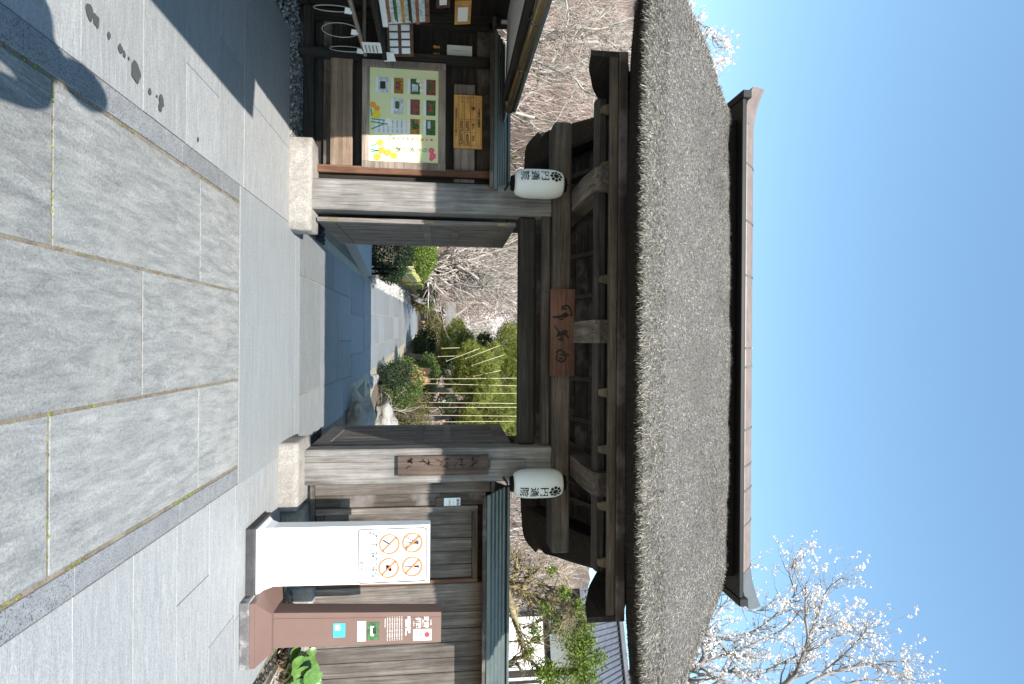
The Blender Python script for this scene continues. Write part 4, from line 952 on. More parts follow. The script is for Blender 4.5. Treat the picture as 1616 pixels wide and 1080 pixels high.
# ================================================================== PLANTS AND GARDEN
def rv(s=1.0): return Vector((random.gauss(0, s), random.gauss(0, s), random.gauss(0, s)))
def leaf_quads(mb, pts, size, up=.3, asp=.55):
    for p in pts:
        d = rv().normalized(); n = (rv().normalized() + Vector((0, 0, up))).normalized(); s = d.cross(n)
        if s.length < .1: continue
        s.normalize(); L = size * random.uniform(.6, 1.3)
        mb.add([p - d * L * .5, p + s * L * asp * .5, p + d * L * .5, p - s * L * asp * .5], [(0, 1, 2, 3)])
    return mb
def in_ball(c, r, shell=.55):
    v = rv().normalized() * (random.uniform(shell, 1) ** .6)
    return Vector((c[0] + v.x * r[0], c[1] + v.y * r[1], c[2] + v.z * r[2]))
def branchy(limbs, twigs, p, d, L, r, lev, maxlev, spread=.6, up=.12, wob=.18, tips=None, kids=(2, 4)):
    n = 4 if lev < 2 else 3; pts = [p.copy()]; rad = [r]; dirs = [d.copy()]
    for i in range(n):
        d = (d + rv(wob) + Vector((0, 0, up))).normalized(); p = p + d * (L / n); pts.append(p.copy()); rad.append(r * lerp(1, .55, (i + 1) / n)); dirs.append(d.copy())
    if lev >= maxlev: twigs.tube(pts, [x for x in rad], 3, False)
    else: limbs.tube(pts, rad, (8, 6, 5, 4, 3)[min(lev, 4)])
    if lev >= maxlev:
        if tips is not None: tips += pts[1:]
        return
    for k in range(random.randint(*kids)):
        i = random.randint(max(1, n // 2), n) if lev else random.randint(2, n)
        nd = (dirs[i] + rv(spread)).normalized()
        branchy(limbs, twigs, pts[i], nd, L * random.uniform(.55, .85), rad[i] * random.uniform(.5, .7), lev + 1, maxlev, spread, up, wob, tips, kids)
    branchy(limbs, twigs, pts[-1], (d + rv(spread * .3)).normalized(), L * .75, rad[-1] * .9, lev + 1, maxlev, spread, up, wob, tips, kids)
def tree(name, loc, label, cat, h, r, maxlev, bark, twigmat, seed, spread=.6, up=.12, kids=(2, 4), group=None, wob=.18):
    random.seed(seed); t = thing(name, loc, label, cat, group); a, b = MB(), MB(); tips = []
    branchy(a, b, Vector(loc) - Vector((0, 0, .1)), Vector((0, 0, 1)), h * .4, r, 0, maxlev, spread, up, wob, tips, kids)
    a.build('trunk', bark, t, smooth=True); b.build('crown', twigmat, t); return t, tips
# ---- hillside
def hill_z(x, y):
    y0 = 36 - 15 * min(1, max(0, (abs(x + 1) - 3) / 8)); t = max(0, y - y0)
    sl_ = .36 + .33 * min(1, max(0, (-x - 6) / 6)) + .14 * min(1, max(0, (x - 6) / 6))
    return t * sl_ * (1 - .25 * min(1, t / 40)) + (.9 * noise.noise(Vector((x * .13, y * .13, 0))) + .4 * noise.noise(Vector((x * .5, y * .5, 3)))) * min(1, t / 4)
mb = MB(); nx_, ny_ = 90, 46
vs = [(lerp(-75, 75, i / nx_), lerp(19, 82, j / ny_), 0) for j in range(ny_ + 1) for i in range(nx_ + 1)]
vs = [(x, y, hill_z(x, y) - .03) for x, y, _ in vs]
fs = [(j * (nx_ + 1) + i, j * (nx_ + 1) + i + 1, (j + 1) * (nx_ + 1) + i + 1, (j + 1) * (nx_ + 1) + i) for j in range(ny_) for i in range(nx_)]
struct(mb.add(vs, fs).build('hillside', 'hillsoil', smooth=True))
random.seed(21); mb = MB()
for _ in range(38000):                            # leafless undergrowth
    y = random.uniform(22, 60); x = random.uniform(-.8, .8) * y; z = hill_z(x, y)
    if z < .3: continue
    p = Vector((x, y, z)); v = (rv(.55) + Vector((0, 0, 1))).normalized(); L = random.uniform(.5, 1.7); s = Vector((1, random.uniform(-.5, .5), random.uniform(-.3, .3))).normalized() * random.uniform(.007, .02)
    m_ = p + v * L * .5 + rv(.1); mb.add([p - s, p + s, m_ + s * .8, m_ - s * .8, m_ + (v + rv(.3)) * L * .5], [(0, 1, 2, 3), (3, 2, 4)])
o = mb.build('undergrowth', 'twigpale'); tag(o, 'leafless pinkish brown undergrowth covering the hillside behind the garden', 'undergrowth', kind='stuff')
random.seed(22); mb = MB(); pts = []
for _ in range(16000):
    y = random.uniform(21, 50); x = random.uniform(-.75, .75) * y; z = hill_z(x, y)
    if z > .1 and noise.noise(Vector((x * .35, y * .35, 9))) > .18: pts.append(Vector((x, y, z + random.uniform(0, .7))))
leaf_quads(mb, pts, .26); tag(mb.build('green_undergrowth', 'leafolive'), 'patches of yellow-green bamboo grass on the leafless hillside', 'undergrowth', kind='stuff')
variants = []
hl = 'leafless tree with pale branches standing on the hillside wood'
for k in range(4):
    t, _ = tree('bare_tree', (0, 0, 0), hl, 'tree', 6.0, .12, 4, 'barkpale', 'twigpale', 40 + k, .62, .10, (2, 4), 'leafless trees on the hillside'); variants.append(t)
random.seed(5); spots = []
while len(spots) < 60:
    y = random.uniform(23, 46); x = random.uniform(-.72, .72) * y; z = hill_z(x, y)
    if z < .15 or (z + 5 - 1.55) / y > (.44 if x < -6 else .36 if x < 0 else .30): continue
    if any((x - a) ** 2 + (y - b) ** 2 < 3.2 for a, b in spots): continue
    spots.append((x, y))
for i, (x, y) in enumerate(spots):
    s = random.uniform(.65, 1.0)
    if i < 4: variants[i].location = (x, y, hill_z(x, y)); variants[i].scale = (s,) * 3; variants[i].rotation_euler = (0, 0, random.uniform(0, 6))
    else: copy_tree(variants[i % 4], (x, y, hill_z(x, y)), random.uniform(0, 6.28), s)

def limb_tree(t, paths, Y, bark, r0, twig_mat, lv=2, spread=.55, up=.1, seed=1, tipsout=None, kids=(2, 3), tl=.5, dj=.25):
    """limbs traced along the picture at depth Y (with depth wobble), twigs grown from them"""
    random.seed(seed); a, b = MB(), MB()
    for pi, (path, ra, rb) in enumerate(paths):
        dz = random.uniform(-dj, dj); P = [PY(px, py, Y + dz * i / max(1, len(path) - 1) + random.uniform(-.06, .06)) for i, (px, py) in enumerate(path)]
        Q = []
        for i in range(len(P) - 1):
            p0, p1, p2, p3 = P[max(0, i - 1)], P[i], P[i + 1], P[min(len(P) - 1, i + 2)]
            for k in range(4):
                u = k / 4; Q.append(.5 * ((2 * p1) + (p2 - p0) * u + (2 * p0 - 5 * p1 + 4 * p2 - p3) * u * u + (3 * p1 - p0 - 3 * p2 + p3) * u ** 3))
        Q.append(P[-1]); n = len(Q)
        a.tube(Q, [lerp(ra, rb, i / (n - 1)) * (1 + .15 * noise.noise(Q[i] * 6)) for i in range(n)], 7)
        for i in range(1, n):
            for _ in range(random.randint(1, 2)):
                d = ((Q[i] - Q[i - 1]).normalized() + rv(spread)).normalized()
                branchy(a, b, Q[i], d, tl * random.uniform(.5, 1.2), lerp(ra, rb, i / (n - 1)) * .38 + .003, 4 - lv, 4, spread, up, .16, tipsout, kids)
    a.build('trunk', bark, t, smooth=True); b.build('crown', twig_mat, t)
def blossoms(t, tips, n, size, r=.05, clus=5):
    mb = MB()
    for _ in range(n):
        c = random.choice(tips) + rv(r)
        for _k in range(random.randint(2, clus)):
            p = c + rv(size * .8); nrm = rv().normalized(); u = nrm.cross(rv().normalized())
            if u.length < .1: continue
            u.normalize(); w_ = nrm.cross(u); s = size * random.uniform(.6, 1.1); k5 = []
            for j in range(5):
                an = 2 * math.pi * j / 5; k5.append(p + (u * math.cos(an) + w_ * math.sin(an)) * s + nrm * s * .25)
            mb.add([p, *k5], [(0, 1, 2), (0, 2, 3), (0, 3, 4), (0, 4, 5), (0, 5, 1)])
    return mb.build('blossom', 'blossom', t)
# ---- plum in flower right of the roof
YP = 8.4
pl = thing('plum_tree', (5.6, YP, 0), 'tall plum tree in white blossom rising beyond the roof on the fence side', 'tree', 'plum trees')
def z7(x, y): return (1050 + x / 3.758, 860 + y / 3.758)
tips = []
limbs = [([(800, 1110), (950, 1108), (1040, 1100), z7(110, 827), z7(125, 745), z7(185, 735), z7(235, 660), z7(212, 560), z7(215, 500)], .085, .03),
         ([z7(180, 745), z7(160, 640), z7(150, 590), z7(140, 560)], .03, .018), ([z7(205, 520), z7(300, 560), z7(380, 640), z7(470, 660)], .03, .012),
         ([(1040, 1100), z7(270, 850), z7(360, 755), z7(430, 770), z7(560, 780)], .05, .02),
         ([(1060, 1120), z7(560, 900), z7(740, 800), z7(800, 700), z7(845, 560), z7(832, 430), z7(835, 230)], .05, .010),
         ([z7(845, 545), z7(900, 430), z7(960, 270), z7(1040, 200)], .022, .006), ([z7(845, 550), z7(930, 490), z7(1050, 480), z7(1200, 470)], .02, .006),
         ([z7(840, 830), z7(950, 770), z7(1100, 730), z7(1250, 715), z7(1340, 695), z7(1430, 690)], .03, .006),
         ([z7(930, 760), z7(1050, 660), z7(1150, 560), z7(1200, 490)], .018, .005), ([z7(1250, 715), z7(1350, 770), z7(1430, 790)], .012, .005),
         ([z7(250, 560), z7(450, 540), z7(580, 480), z7(700, 370), z7(770, 280), z7(735, 160), z7(810, 85)], .022, .006), ([z7(240, 670), z7(400, 640), z7(560, 570), z7(700, 500), z7(780, 420)], .018, .005),
         ([z7(210, 460), z7(280, 350), z7(340, 260), z7(400, 210)], .014, .005), ([z7(280, 440), z7(380, 330), z7(520, 400), z7(640, 330)], .012, .004), ([z7(600, 750), z7(800, 650), z7(980, 560), z7(1100, 530), z7(1180, 580)], .018, .005), ([z7(1000, 850), z7(1200, 800), z7(1330, 830)], .018, .005)]
limb_tree(pl, limbs, YP, 'bluebark', .08, 'bluebark', 2, .45, .1, 31, tips, (1, 2), .3, .5)
random.seed(32); blossoms(pl, tips, 2900, .016, .012, 5)
pl2 = thing('plum_tree', (-6.5, 9.8, 0), 'plum tree in white blossom behind the thatched roof on the ticket office side', 'tree', 'plum trees')
tips = []
limb_tree(pl2, [([(800, -60), (950, -30), (1040, 0), (1075, 25), (1110, 40), (1135, 75)], .07, .006), ([(1060, 30), (1080, 70), (1105, 110), (1130, 95)], .02, .005), ([(1030, 5), (1060, 55), (1085, 100), (1110, 125)], .02, .005), ([(1000, -10), (1050, 10), (1075, 5), (1085, -10)], .02, .005), ([(1075, 45), (1110, 55), (1130, 60)], .012, .004), ([(1085, 95), (1120, 100), (1140, 95)], .012, .004)], 9.8, 'bluebark', .07, 'bluebark', 1, .45, .1, 33, tips, (1, 2), .2, .5)
random.seed(34); blossoms(pl2, tips, 900, .018, .03)
# ---- gnarled tree behind the fence
def z5(x, y): return (790 + x / 5.4, 880 + y / 5.4)
gn = thing('gnarled_tree', (4.0, 8.6, 0), 'gnarled ochre-barked tree with small green leaves behind the plank fence', 'tree')
tips = []
gl = [([(690, 925), (760, 920), z5(20, 230), z5(120, 245), z5(200, 300), z5(255, 370), z5(270, 440)], .085, .02), ([z5(20, 235), z5(80, 380), z5(120, 520), z5(160, 640), z5(185, 760)], .075, .03),
      ([z5(190, 270), z5(220, 190), z5(250, 150), z5(240, 120)], .03, .012), ([z5(30, 210), z5(110, 150), z5(140, 60), z5(110, 0), z5(60, -40)], .05, .015), ([z5(330, 95), z5(430, 110), z5(520, 110), z5(555, 200)], .014, .008),
      ([z5(240, 180), z5(330, 95)], .02, .013), ([z5(260, 235), z5(380, 240), z5(460, 300), z5(430, 360), z5(540, 430), z5(580, 500), z5(520, 560)], .022, .01), ([z5(210, 310), z5(330, 350), z5(430, 430), z5(500, 540)], .025, .01),
      ([z5(185, 760), z5(300, 700), z5(420, 640), z5(500, 640)], .02, .008), ([z5(190, 600), z5(300, 560), z5(400, 520), z5(480, 550)], .02, .008), ([z5(0, 980), z5(100, 880), z5(200, 850), z5(300, 920), z5(400, 1000)], .04, .012)]
limb_tree(gn, gl, 8.6, 'barkochre', .08, 'barkochre', 2, .7, .02, 35, tips, (1, 3), .25, .5)
random.seed(36); mb = MB(); pts = []
for (px, py, rx, n) in ((915, 960, .16, 420), (925, 985, .15, 380), (905, 1010, .26, 650), (920, 1030, .22, 650), (915, 1060, .28, 900), (860, 1060, .2, 600), (875, 1075, .26, 600), (835, 1030, .1, 150), (890, 935, .12, 200), (870, 900, .1, 130), (860, 960, .12, 140), (930, 1010, .12, 300), (945, 1040, .16, 260), (930, 1075, .2, 320), (845, 1000, .14, 220), (880, 985, .14, 220)):
    c = PY(px, py, 8.3); pts += [in_ball(c, (rx, rx * 1.2, rx), .1) for _ in range(n)]
leaf_quads(mb, pts, .045, .5).build('leaves', 'leafbright', gn)
# ---- white building beyond
wb = thing('white_house', (7.6, 16, 0), 'white plastered house with grey tiled roof beyond the gnarled tree', 'building')
wb.rotation_euler = (0, 0, R(-24))
part('wall', 'plaster', wb, 7.6, 16, 16.0, 20, 0, 5.3, .02)
part('timber_band', 'darkwoodX', wb, 7.58, 16.02, 15.96, 16.01, 4.35, 4.5, .01)
part('timber_band', 'darkwoodX', wb, 7.58, 16.02, 15.96, 16.01, 3.05, 3.2, .01)
for x in (7.62, 9.1, 10.6, 12.1): part('timber_post', 'darkwoodZ', wb, x, x + .16, 15.95, 16.005, 0, 5.3, .01)
for x in (9.35, 10.9):
    w_ = part('window', 'darkwoodX', wb, x, x + 1.0, 15.93, 16.0, 3.3, 4.2, .01); part('pane', 'paperwhite', w_, x + .06, x + .48, 15.92, 15.94, 3.36, 4.14, .004); part('pane', 'paperwhite', w_, x + .52, x + .94, 15.92, 15.94, 3.36, 4.14, .004)
recalc(MB().hexa([(7.1, 15.0, 5.25), (16.5, 15.0, 5.25), (16.5, 18, 6.9), (7.1, 18, 6.9), (7.1, 15.0, 5.4), (16.5, 15.0, 5.4), (16.5, 18, 7.05), (7.1, 18, 7.05)]).build('roof', 'tileroof', wb))
recalc(MB().hexa([(7.1, 18, 6.9), (16.5, 18, 6.9), (16.5, 21, 5.25), (7.1, 21, 5.25), (7.1, 18, 7.05), (16.5, 18, 7.05), (16.5, 21, 5.4), (7.1, 21, 5.4)]).build('roof', 'tileroof', wb))
x = 7.2
while x < 12.6:
    recalc(MB().tube([(x, 14.98, 5.41), (x, 18.0, 7.06)], .03, 6).build('tile_row', 'tileroof', wb, smooth=True)); x += .15
part('ridge', 'tileroof', wb, 7.0, 16.6, 17.85, 18.15, 7.05, 7.22, .03)

for bi, (bx_, by_, bh, lab) in enumerate(((6.4, 20.5, 6.3, 'leafless tree with mauve twigs beside the white house gable'), (7.9, 24, 7.0, 'tall leafless tree behind the white house'), (5.0, 23, 6.0, 'leafless tree between the pines and the white house'), (5.6, 13.5, 4.6, 'slender leafless tree just beyond the gnarled tree'))):
    tree('bare_tree', (bx_, by_, hill_z(bx_, by_)), lab, 'tree', bh, .1, 4, 'barkdark', 'twigpale', 140 + bi, .6, .08, (3, 4))
# ---- through the gate, left of the path
st = thing('stone_step', (-2.2, 9.5, 0), 'low grey stone step beside the path just inside the gate', 'step')
for y0, y1 in ((8.2, 9.25), (9.26, 10.2), (10.21, 11.1)): recalc(MB().hexa([(-3.2, y0, -.03), (lerp(-1.62, -1.22, (y0 - 8.2) / 2.9), y0, -.03), (lerp(-1.62, -1.22, (y1 - 8.2) / 2.9), y1, -.03), (-3.2, y1, -.03), (-3.2, y0, .14), (lerp(-1.64, -1.24, (y0 - 8.2) / 2.9), y0, .14), (lerp(-1.64, -1.24, (y1 - 8.2) / 2.9), y1, .14), (-3.2, y1, .14)]).build('step_block', 'slatesmooth', st))
def bush(name, c, r, n, size, mat, label, cat='shrub', up=.6, stems=True, shell=.7, group=None):
    t = thing(name, (c[0], c[1], max(0, c[2] - r[2])), label, cat, group); mb = MB(); pts = []
    for _ in range(n):
        p = in_ball(c, r, shell); k = 1 + .16 * noise.noise(p * 2.3); p = Vector(c) + (p - Vector(c)) * k
        if p.z > .02: pts.append(p)
    leaf_quads(mb, pts, size, up).build('foliage', mat, t)
    if stems:
        mb = MB()
        for k in range(5):
            a = random.uniform(0, 6.28); mb.tube([(c[0], c[1], -.02), (c[0] + r[0] * .3 * math.cos(a), c[1] + r[1] * .3 * math.sin(a), c[2] * .6), (c[0] + r[0] * .7 * math.cos(a), c[1] + r[1] * .7 * math.sin(a), c[2] + r[2] * .5)], [.02, .014, .006], 5)
        mb.build('stem', 'barkdark', t)
    return t
random.seed(50)
bush('clipped_hedge', (-2.2, 11.9, .42), (.95, .75, .52), 12000, .05, 'leafdark', 'dark clipped hedge behind the open door leaf beside the stone step', 'hedge', shell=.8)
bush('round_shrub', (-2.5, 18.2, .75), (.62, .6, .42), 4500, .06, 'leafbright', 'bright green rounded shrub behind the bamboo fence')
bush('round_shrub', (-2.7, 25.0, .8), (.8, .8, .55), 4500, .08, 'leafmid', 'deep green shrub at the far end of the bamboo fence')
bush('low_shrub', (-3.4, 14.5, .9), (.9, .9, .55), 3000, .07, 'leafolive', 'olive shrub above the clipped hedge on the garden slope')
for dx, dy in ((-1.43, 11.5), (-1.36, 11.75)):
    p_ = thing('black_post', (dx, dy, 0), 'thin black metal post in front of the clipped hedge', 'post', 'black posts by the hedge')
    recalc(MB().tube([(dx, dy, -.05), (dx, dy, .56)], .022, 8).build('shaft', 'blackpaint', p_, smooth=True)); recalc(MB().lathe([(.03, 0), (.03, .02), (.012, .035)], (dx, dy, .56), 8).build('cap', 'blackpaint', p_))
bf = thing('bamboo_fence', (-1.85, 19, 0), 'yellow-green bamboo pole fence lining the white gravel', 'fence')
nb_ = 74
for i in range(nb_):
    t = (i / (nb_ - 1)) ** 1.35; y = lerp(13.4, 25.3, t); x = lerp(-1.72, -2.12, t); h = .78 + random.uniform(-.03, .03)
    recalc(MB().tube([(x + random.uniform(-.01, .01), y, -.03), (x + random.uniform(-.015, .015), y, h)], .013, 5)  .build('bamboo_pole', 'bamboogreen' if random.random() < .75 else 'bambooold', bf, smooth=True))
for z in (.2, .5): recalc(MB().tube([(-1.68, 13.3, z), (-2.08, 25.35, z)], .022, 6).build('bamboo_rail', 'barkdark', bf, smooth=True))
bp2 = thing('bamboo_screen', (-1.95, 26.8, 0), 'small tan bamboo screen where the bamboo fence ends', 'fence')
for i in range(12): x = lerp(-2.3, -1.72, i / 11); recalc(MB().tube([(x, 26.8, -.02), (x, 26.8, .62)], .026, 5).build('bamboo_pole', 'bambooold', bp2, smooth=True))
for z in (.15, .52): recalc(MB().tube([(-2.35, 26.76, z), (-1.68, 26.76, z)], .025, 5).build('bamboo_rail', 'barkdark', bp2, smooth=True))
def boulder(c, r, mat, label, seed, name='boulder'):
    t = thing(name, (c[0], c[1], 0), label, 'boulder'); recalc(MB().rock(c, r, 3, .6, seed).build('stone', mat, t, smooth=True)); return t
boulder((-2.1, 25.9, .45), (.35, .3, .45), 'gravelpale', 'pale upright stone between bamboo fence and bamboo screen', 3)
boulder((-3.6, 19.5, 1.2), (.7, .5, .5), 'hillsoil', 'tan boulder on the slope above the bright rounded shrub', 4)
# pale bare tree leaning over the bamboo fence
pt = thing('pale_tree', (-2.6, 19.5, 0), 'bare tree with smooth pale forked trunk leaning over the garden path', 'tree')
limb_tree(pt, [([(640, 430), (662, 425), (676, 416), (700, 412), (715, 418), (730, 425), (748, 432)], .17, .05), ([(662, 428), (672, 436), (685, 441), (700, 436), (714, 440), (730, 445)], .14, .05), ([(676, 398), (692, 402), (715, 418), (740, 432), (762, 448), (785, 462), (815, 480)], .10, .05), ([(762, 448), (790, 455), (830, 465)], .06, .03), ([(700, 405), (735, 412), (770, 400), (800, 392), (830, 388)], .06, .03), ([(745, 435), (790, 430), (830, 440)], .05, .02), ([(714, 440), (740, 452), (790, 450)], .04, .02)], 19.5, 'barkpale', .12, 'twigpale', 2, .6, .1, 61, None, (2, 3), 1.1, 1.2)
# ---- small thatched garden gate far down the path
sg = thing('garden_gate', (-1.08, 34.4, 0), 'small rustic thatched gateway at the far end of the garden path', 'gate')
for x in (-1.72, -.42): recalc(MB().tube([(x, 34.4, -.05), (x, 34.4, 1.6)], .07, 8).build('post', 'barkdark', sg, smooth=True))
recalc(MB().tube([(-2.1, 34.4, 1.35), (-.1, 34.4, 1.35)], .06, 8).build('cross_beam', 'barkdark', sg, smooth=True))
recalc(MB().poly_prism([(33.7, 1.55), (34.4, 1.98), (35.1, 1.55), (35.1, 1.7), (34.4, 2.15), (33.7, 1.7)], -2.35, .12, 'X').build('thatch_roof', 'thatch', sg))
for i in range(9): x = lerp(-1.2, -.5, i / 8); recalc(MB().tube([(x, 34.6, 0), (x, 34.6, .5)], .03, 5).build('bamboo_pole', 'bambooold', sg))
for i in range(10): x = lerp(-3.0, -1.9, i / 9); recalc(MB().tube([(x, 34.6, 0), (x, 34.6, .75)], .03, 5).build('bamboo_pole', 'bambooold', sg))
# white plum in the middle distance
pw, tips = tree('plum_tree', (-1.2, 40, hill_z(-1.2, 40)), 'wide white-flowering tree behind the small thatched garden gate', 'tree', 4.6, .13, 4, 'barkpale', 'twigpale', 77, .8, .02, (3, 4), 'plum trees')
random.seed(78); blossoms(pw, tips, 2600, .035, .15, 4)
for bi, (bx_, by_, bh, lab) in enumerate(((-5.4, 27, 4.6, 'leafless silvery tree behind the forked pale tree'), (-2.2, 38, 5.2, 'leafless tree rising just behind the small thatched garden gate'), (.6, 36, 5.0, 'leafless tree between the garden gate and the smaller pine'), (-6.2, 36, 5.5, 'broad leafless tree at the foot of the hillside beyond the bamboo fence'))):
    tree('bare_tree', (bx_, by_, hill_z(bx_, by_)), lab, 'tree', bh, .11, 4, 'barkpale', 'twigpale', 120 + bi, .75, .04, (3, 4))
pw2, tips = tree('bare_tree', (-3.4, 31, 0), 'spreading grey leafless tree between the pale forked tree and garden gate', 'tree', 4.2, .12, 4, 'barkpale', 'twigpale', 79, .8, .03, (3, 4))
# ---- right of the path
random.seed(60)
bush('dark_shrub', (1.0, 13.9, .55), (.62, .7, .52), 4200, .055, 'leafmid', 'dense green shrub with bare twigs spilling at the path edge', shell=.5)
bush('dark_shrub', (1.75, 14.6, .65), (.7, .7, .6), 2600, .05, 'leafolive', 'twiggy olive shrub between the green shrub and the pale rocks', shell=.2)
bush('round_shrub', (.25, 26, .5), (.55, .6, .5), 3200, .09, 'leafbright', 'lime green rounded shrub farther along the path beyond the rust boulder')
bush('dark_shrub', (.95, 24.5, .8), (.9, .8, .8), 3800, .09, 'leafdark', 'dark evergreen shrub beside the lime green rounded shrub')
bush('low_shrub', (2.35, 15.2, .55), (1.0, .5, .55), 4200, .05, 'leafolive', 'russet and olive ground shrub hiding the feet of the bamboo poles', shell=.3)
bush('low_shrub', (2.9, 16.2, .5), (.9, .7, .5), 2600, .06, 'leafolive', 'low ochre groundcover shrub by the pale rocks near the door leaf')
bush('dark_shrub', (.75, 13.3, .42), (.34, .4, .42), 2600, .045, 'leafdark', 'small dark evergreen shrub at the very edge of the path', shell=.4)
vg = MB()
for i in range(14):
    y = 11.3 + i * .9; xr = lerp(.72, .0, (y - 11.3) / 11.5); vg.add([(xr + .02, y, -.004), (xr + .42 + .12 * math.sin(i * 2.1), y, -.004), (lerp(.72, .0, (y - 10.4) / 11.5) + .42 + .12 * math.sin(i * 2.1 + 2.1), y + .9, -.004), (lerp(.72, .0, (y - 10.4) / 11.5) + .02, y + .9, -.004)], [(0, 1, 2, 3)])
struct(vg.build('path_verge', 'vergesand'))
for px, py, Y, r_, mt, lab in ((664, 470, 27, .6, 'leafolive', 'olive mound of foliage beside the bamboo screen'), (676, 448, 22.5, .7, 'leafmid', 'mid green shrub below the forked pale trunk'), (672, 402, 17, .55, 'leafbright', 'bright shrub on the slope behind the clipped hedge'), (685, 395, 21, .8, 'leafolive', 'tawny shrub higher on the slope behind the pale tree'), (684, 512, 33, .7, 'leafolive', 'pale olive shrub seen through the garden gateway'), (672, 470, 30, .8, 'leafmid', 'green shrub left of the garden gateway posts'), (672, 548, 23, .7, 'leafdark', 'dark low shrub before the smaller pine'), (675, 590, 18.5, .6, 'leafmid', 'green shrub behind the rust coloured boulder'), (665, 625, 17.5, .6, 'leafolive', 'brownish olive shrub below the bright pine boughs')):
    c_ = PY(px, py, Y); bush('garden_shrub', (c_.x, c_.y, max(c_.z, r_ * .5)), (r_ * 1.2, r_, r_ * .7), 2600, .003 * Y + .015, mt, lab, shell=.4)
tw = thing('twiggy_bush', (1.55, 14.0, 0), 'leafless tangle of grey twigs in front of the olive shrub', 'shrub'); a_, b_ = MB(), MB()
for k in range(9): branchy(a_, b_, Vector((1.4 + random.uniform(-.4, .4), 13.8, 0)), (rv(.5) + Vector((0, -.2, 1))).normalized(), .5, .016, 2, 4, .6, .03, .2, None, (2, 3))
a_.build('stem', 'barkpale', tw); b_.build('twigs', 'twigpale', tw)
boulder((1.0, 16.6, .72), (.30, .25, .42), 'footing', 'rust coloured upright boulder beyond the dense green shrub', 8)
M['rust'] = stone('rust', (.22, .12, .05), (.42, .25, .11), scale=(3, 3, 3), fine=30, bump=1, dist=.05)
bpy.data.objects[[o.name for o in bpy.data.objects if o.get('label', '').startswith('rust coloured')][0]].children[0].data.materials[0] = M['rust']
boulder((1.35, 9.9, .1), (.42, .6, .26), 'boulder', 'dark low boulder in the gate shadow beside the path', 9)
boulder((1.72, 13.2, .14), (.3, .3, .2), 'palerock', 'pale grey rock with a pinkish top near the door leaf', 10)
boulder((2.05, 13.8, .2), (.3, .35, .26), 'palerock', 'large pale rock beside the door leaf', 11)
boulder((2.45, 14.6, .35), (.22, .25, .2), 'palerock', 'small pale rock among the ochre groundcover', 12)
boulder((.85, 12.5, .0), (.14, .9, .07), 'palerock', 'sunlit sandy edging stone along the path', 13)
# pine with bamboo props
def pine(name, centres, Y, base, label, n, mat, seed):
    random.seed(seed); t = thing(name, base, label, 'tree', 'pines beyond the path'); mb, tk = MB(), MB(); top = None
    for px, py, r in centres:
        r *= 1.24; c = PY(px, py, Y + random.uniform(-.9, .9)); k = int(n * r * r * .8)
        tk.tube([(base[0], base[1], c.z - r * 1.0), ((base[0] + c.x) / 2, (base[1] + c.y) / 2, c.z - r * .55), (c.x, c.y, c.z - .05)], [.03, .025, .01], 6)
        for _ in range(k):
            p = in_ball(c, (r, r, r * .62), .35); d = (p - Vector(c)).normalized() + Vector((0, 0, .8)) + rv(.35); d.normalize()
            for _q in range(6):
                v = (d + rv(.4)).normalized(); s = v.cross(rv().normalized()).normalized() * .0085; L = random.uniform(.1, .19)
                mb.add([p - s, p + s, p + v * L], [(0, 1, 2)])
    hz = max(PY(px, py, Y).z for px, py, r in centres)
    tk.tube([(base[0], base[1], -.1), (base[0] + .1, base[1], hz * .4), (base[0] - .08, base[1] + .1, hz * .8), (base[0], base[1], hz)], [.13, .1, .07, .03], 8)
    tk.build('trunk', 'barkdark', t, smooth=True); mb.build('crown', mat, t); return t
pine('pine_tree', [(740, 575, .50), (760, 590, .55), (728, 600, .35), (770, 625, .5), (745, 645, .42), (785, 650, .5), (740, 675, .45), (770, 680, .5), (760, 610, .4), (800, 640, .45)], 16.5, (2.1, 16.6, 0), 'bright green pine with layered boughs tied to bamboo props', 3400, 'needle', 91)
pine('pine_tree', [(800, 545, .6), (815, 570, .65), (800, 600, .55), (825, 540, .6), (815, 620, .6), (810, 660, .6), (780, 560, .35)], 19.5, (1.6, 19.8, 0), 'taller yellow-green pine behind the propped pine', 2600, 'needle', 92)
pine('pine_tree', [(720, 530, .55), (735, 545, .5), (705, 540, .45), (725, 560, .4), (700, 560, .4), (760, 540, .3)], 22, (.55, 22.2, 0), 'smaller pine nearest the small thatched garden gate', 2600, 'needle', 93)
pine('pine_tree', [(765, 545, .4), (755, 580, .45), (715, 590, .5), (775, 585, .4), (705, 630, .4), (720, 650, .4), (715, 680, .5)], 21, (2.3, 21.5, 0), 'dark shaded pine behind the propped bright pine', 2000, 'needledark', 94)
for i, ((a, b), (c_, d)) in enumerate((((690, 599), (815, 597)), ((690, 604), (815, 609)), ((692, 620), (815, 621)), ((693, 634), (815, 637)), ((694, 643), (815, 643)), ((696, 654), (815, 657)), ((700, 666), (812, 665)), ((705, 570), (757, 550)), ((735, 566), (790, 545)), ((745, 577), (796, 560)), ((748, 594), (790, 585)), ((692, 563), (722, 562)), ((698, 550), (725, 549)))):
    Y = 14.9 + .08 * (i % 3); p, q_ = PY(a, b, Y), PY(c_, d, Y + .15)
    dn = (p - q_).normalized(); foot = p + dn * 0.02
    if i < 7: foot = Vector((p.x, p.y, -.05))
    t = thing('bamboo_prop', (foot.x, foot.y, foot.z), ('upright' if i < 7 or i > 10 else 'slanting') + ' slender pale bamboo pole propping the bright green pine', 'pole', 'bamboo props of the pine')
    recalc(MB().tube([foot, q_], [.0065, .005], 5).build('pole', 'rope', t, smooth=True)); recalc(MB().lathe([(.014, -.015), (.014, .015)], (p.x, p.y, p.z), 6).build('lashing', 'bambooold', t))
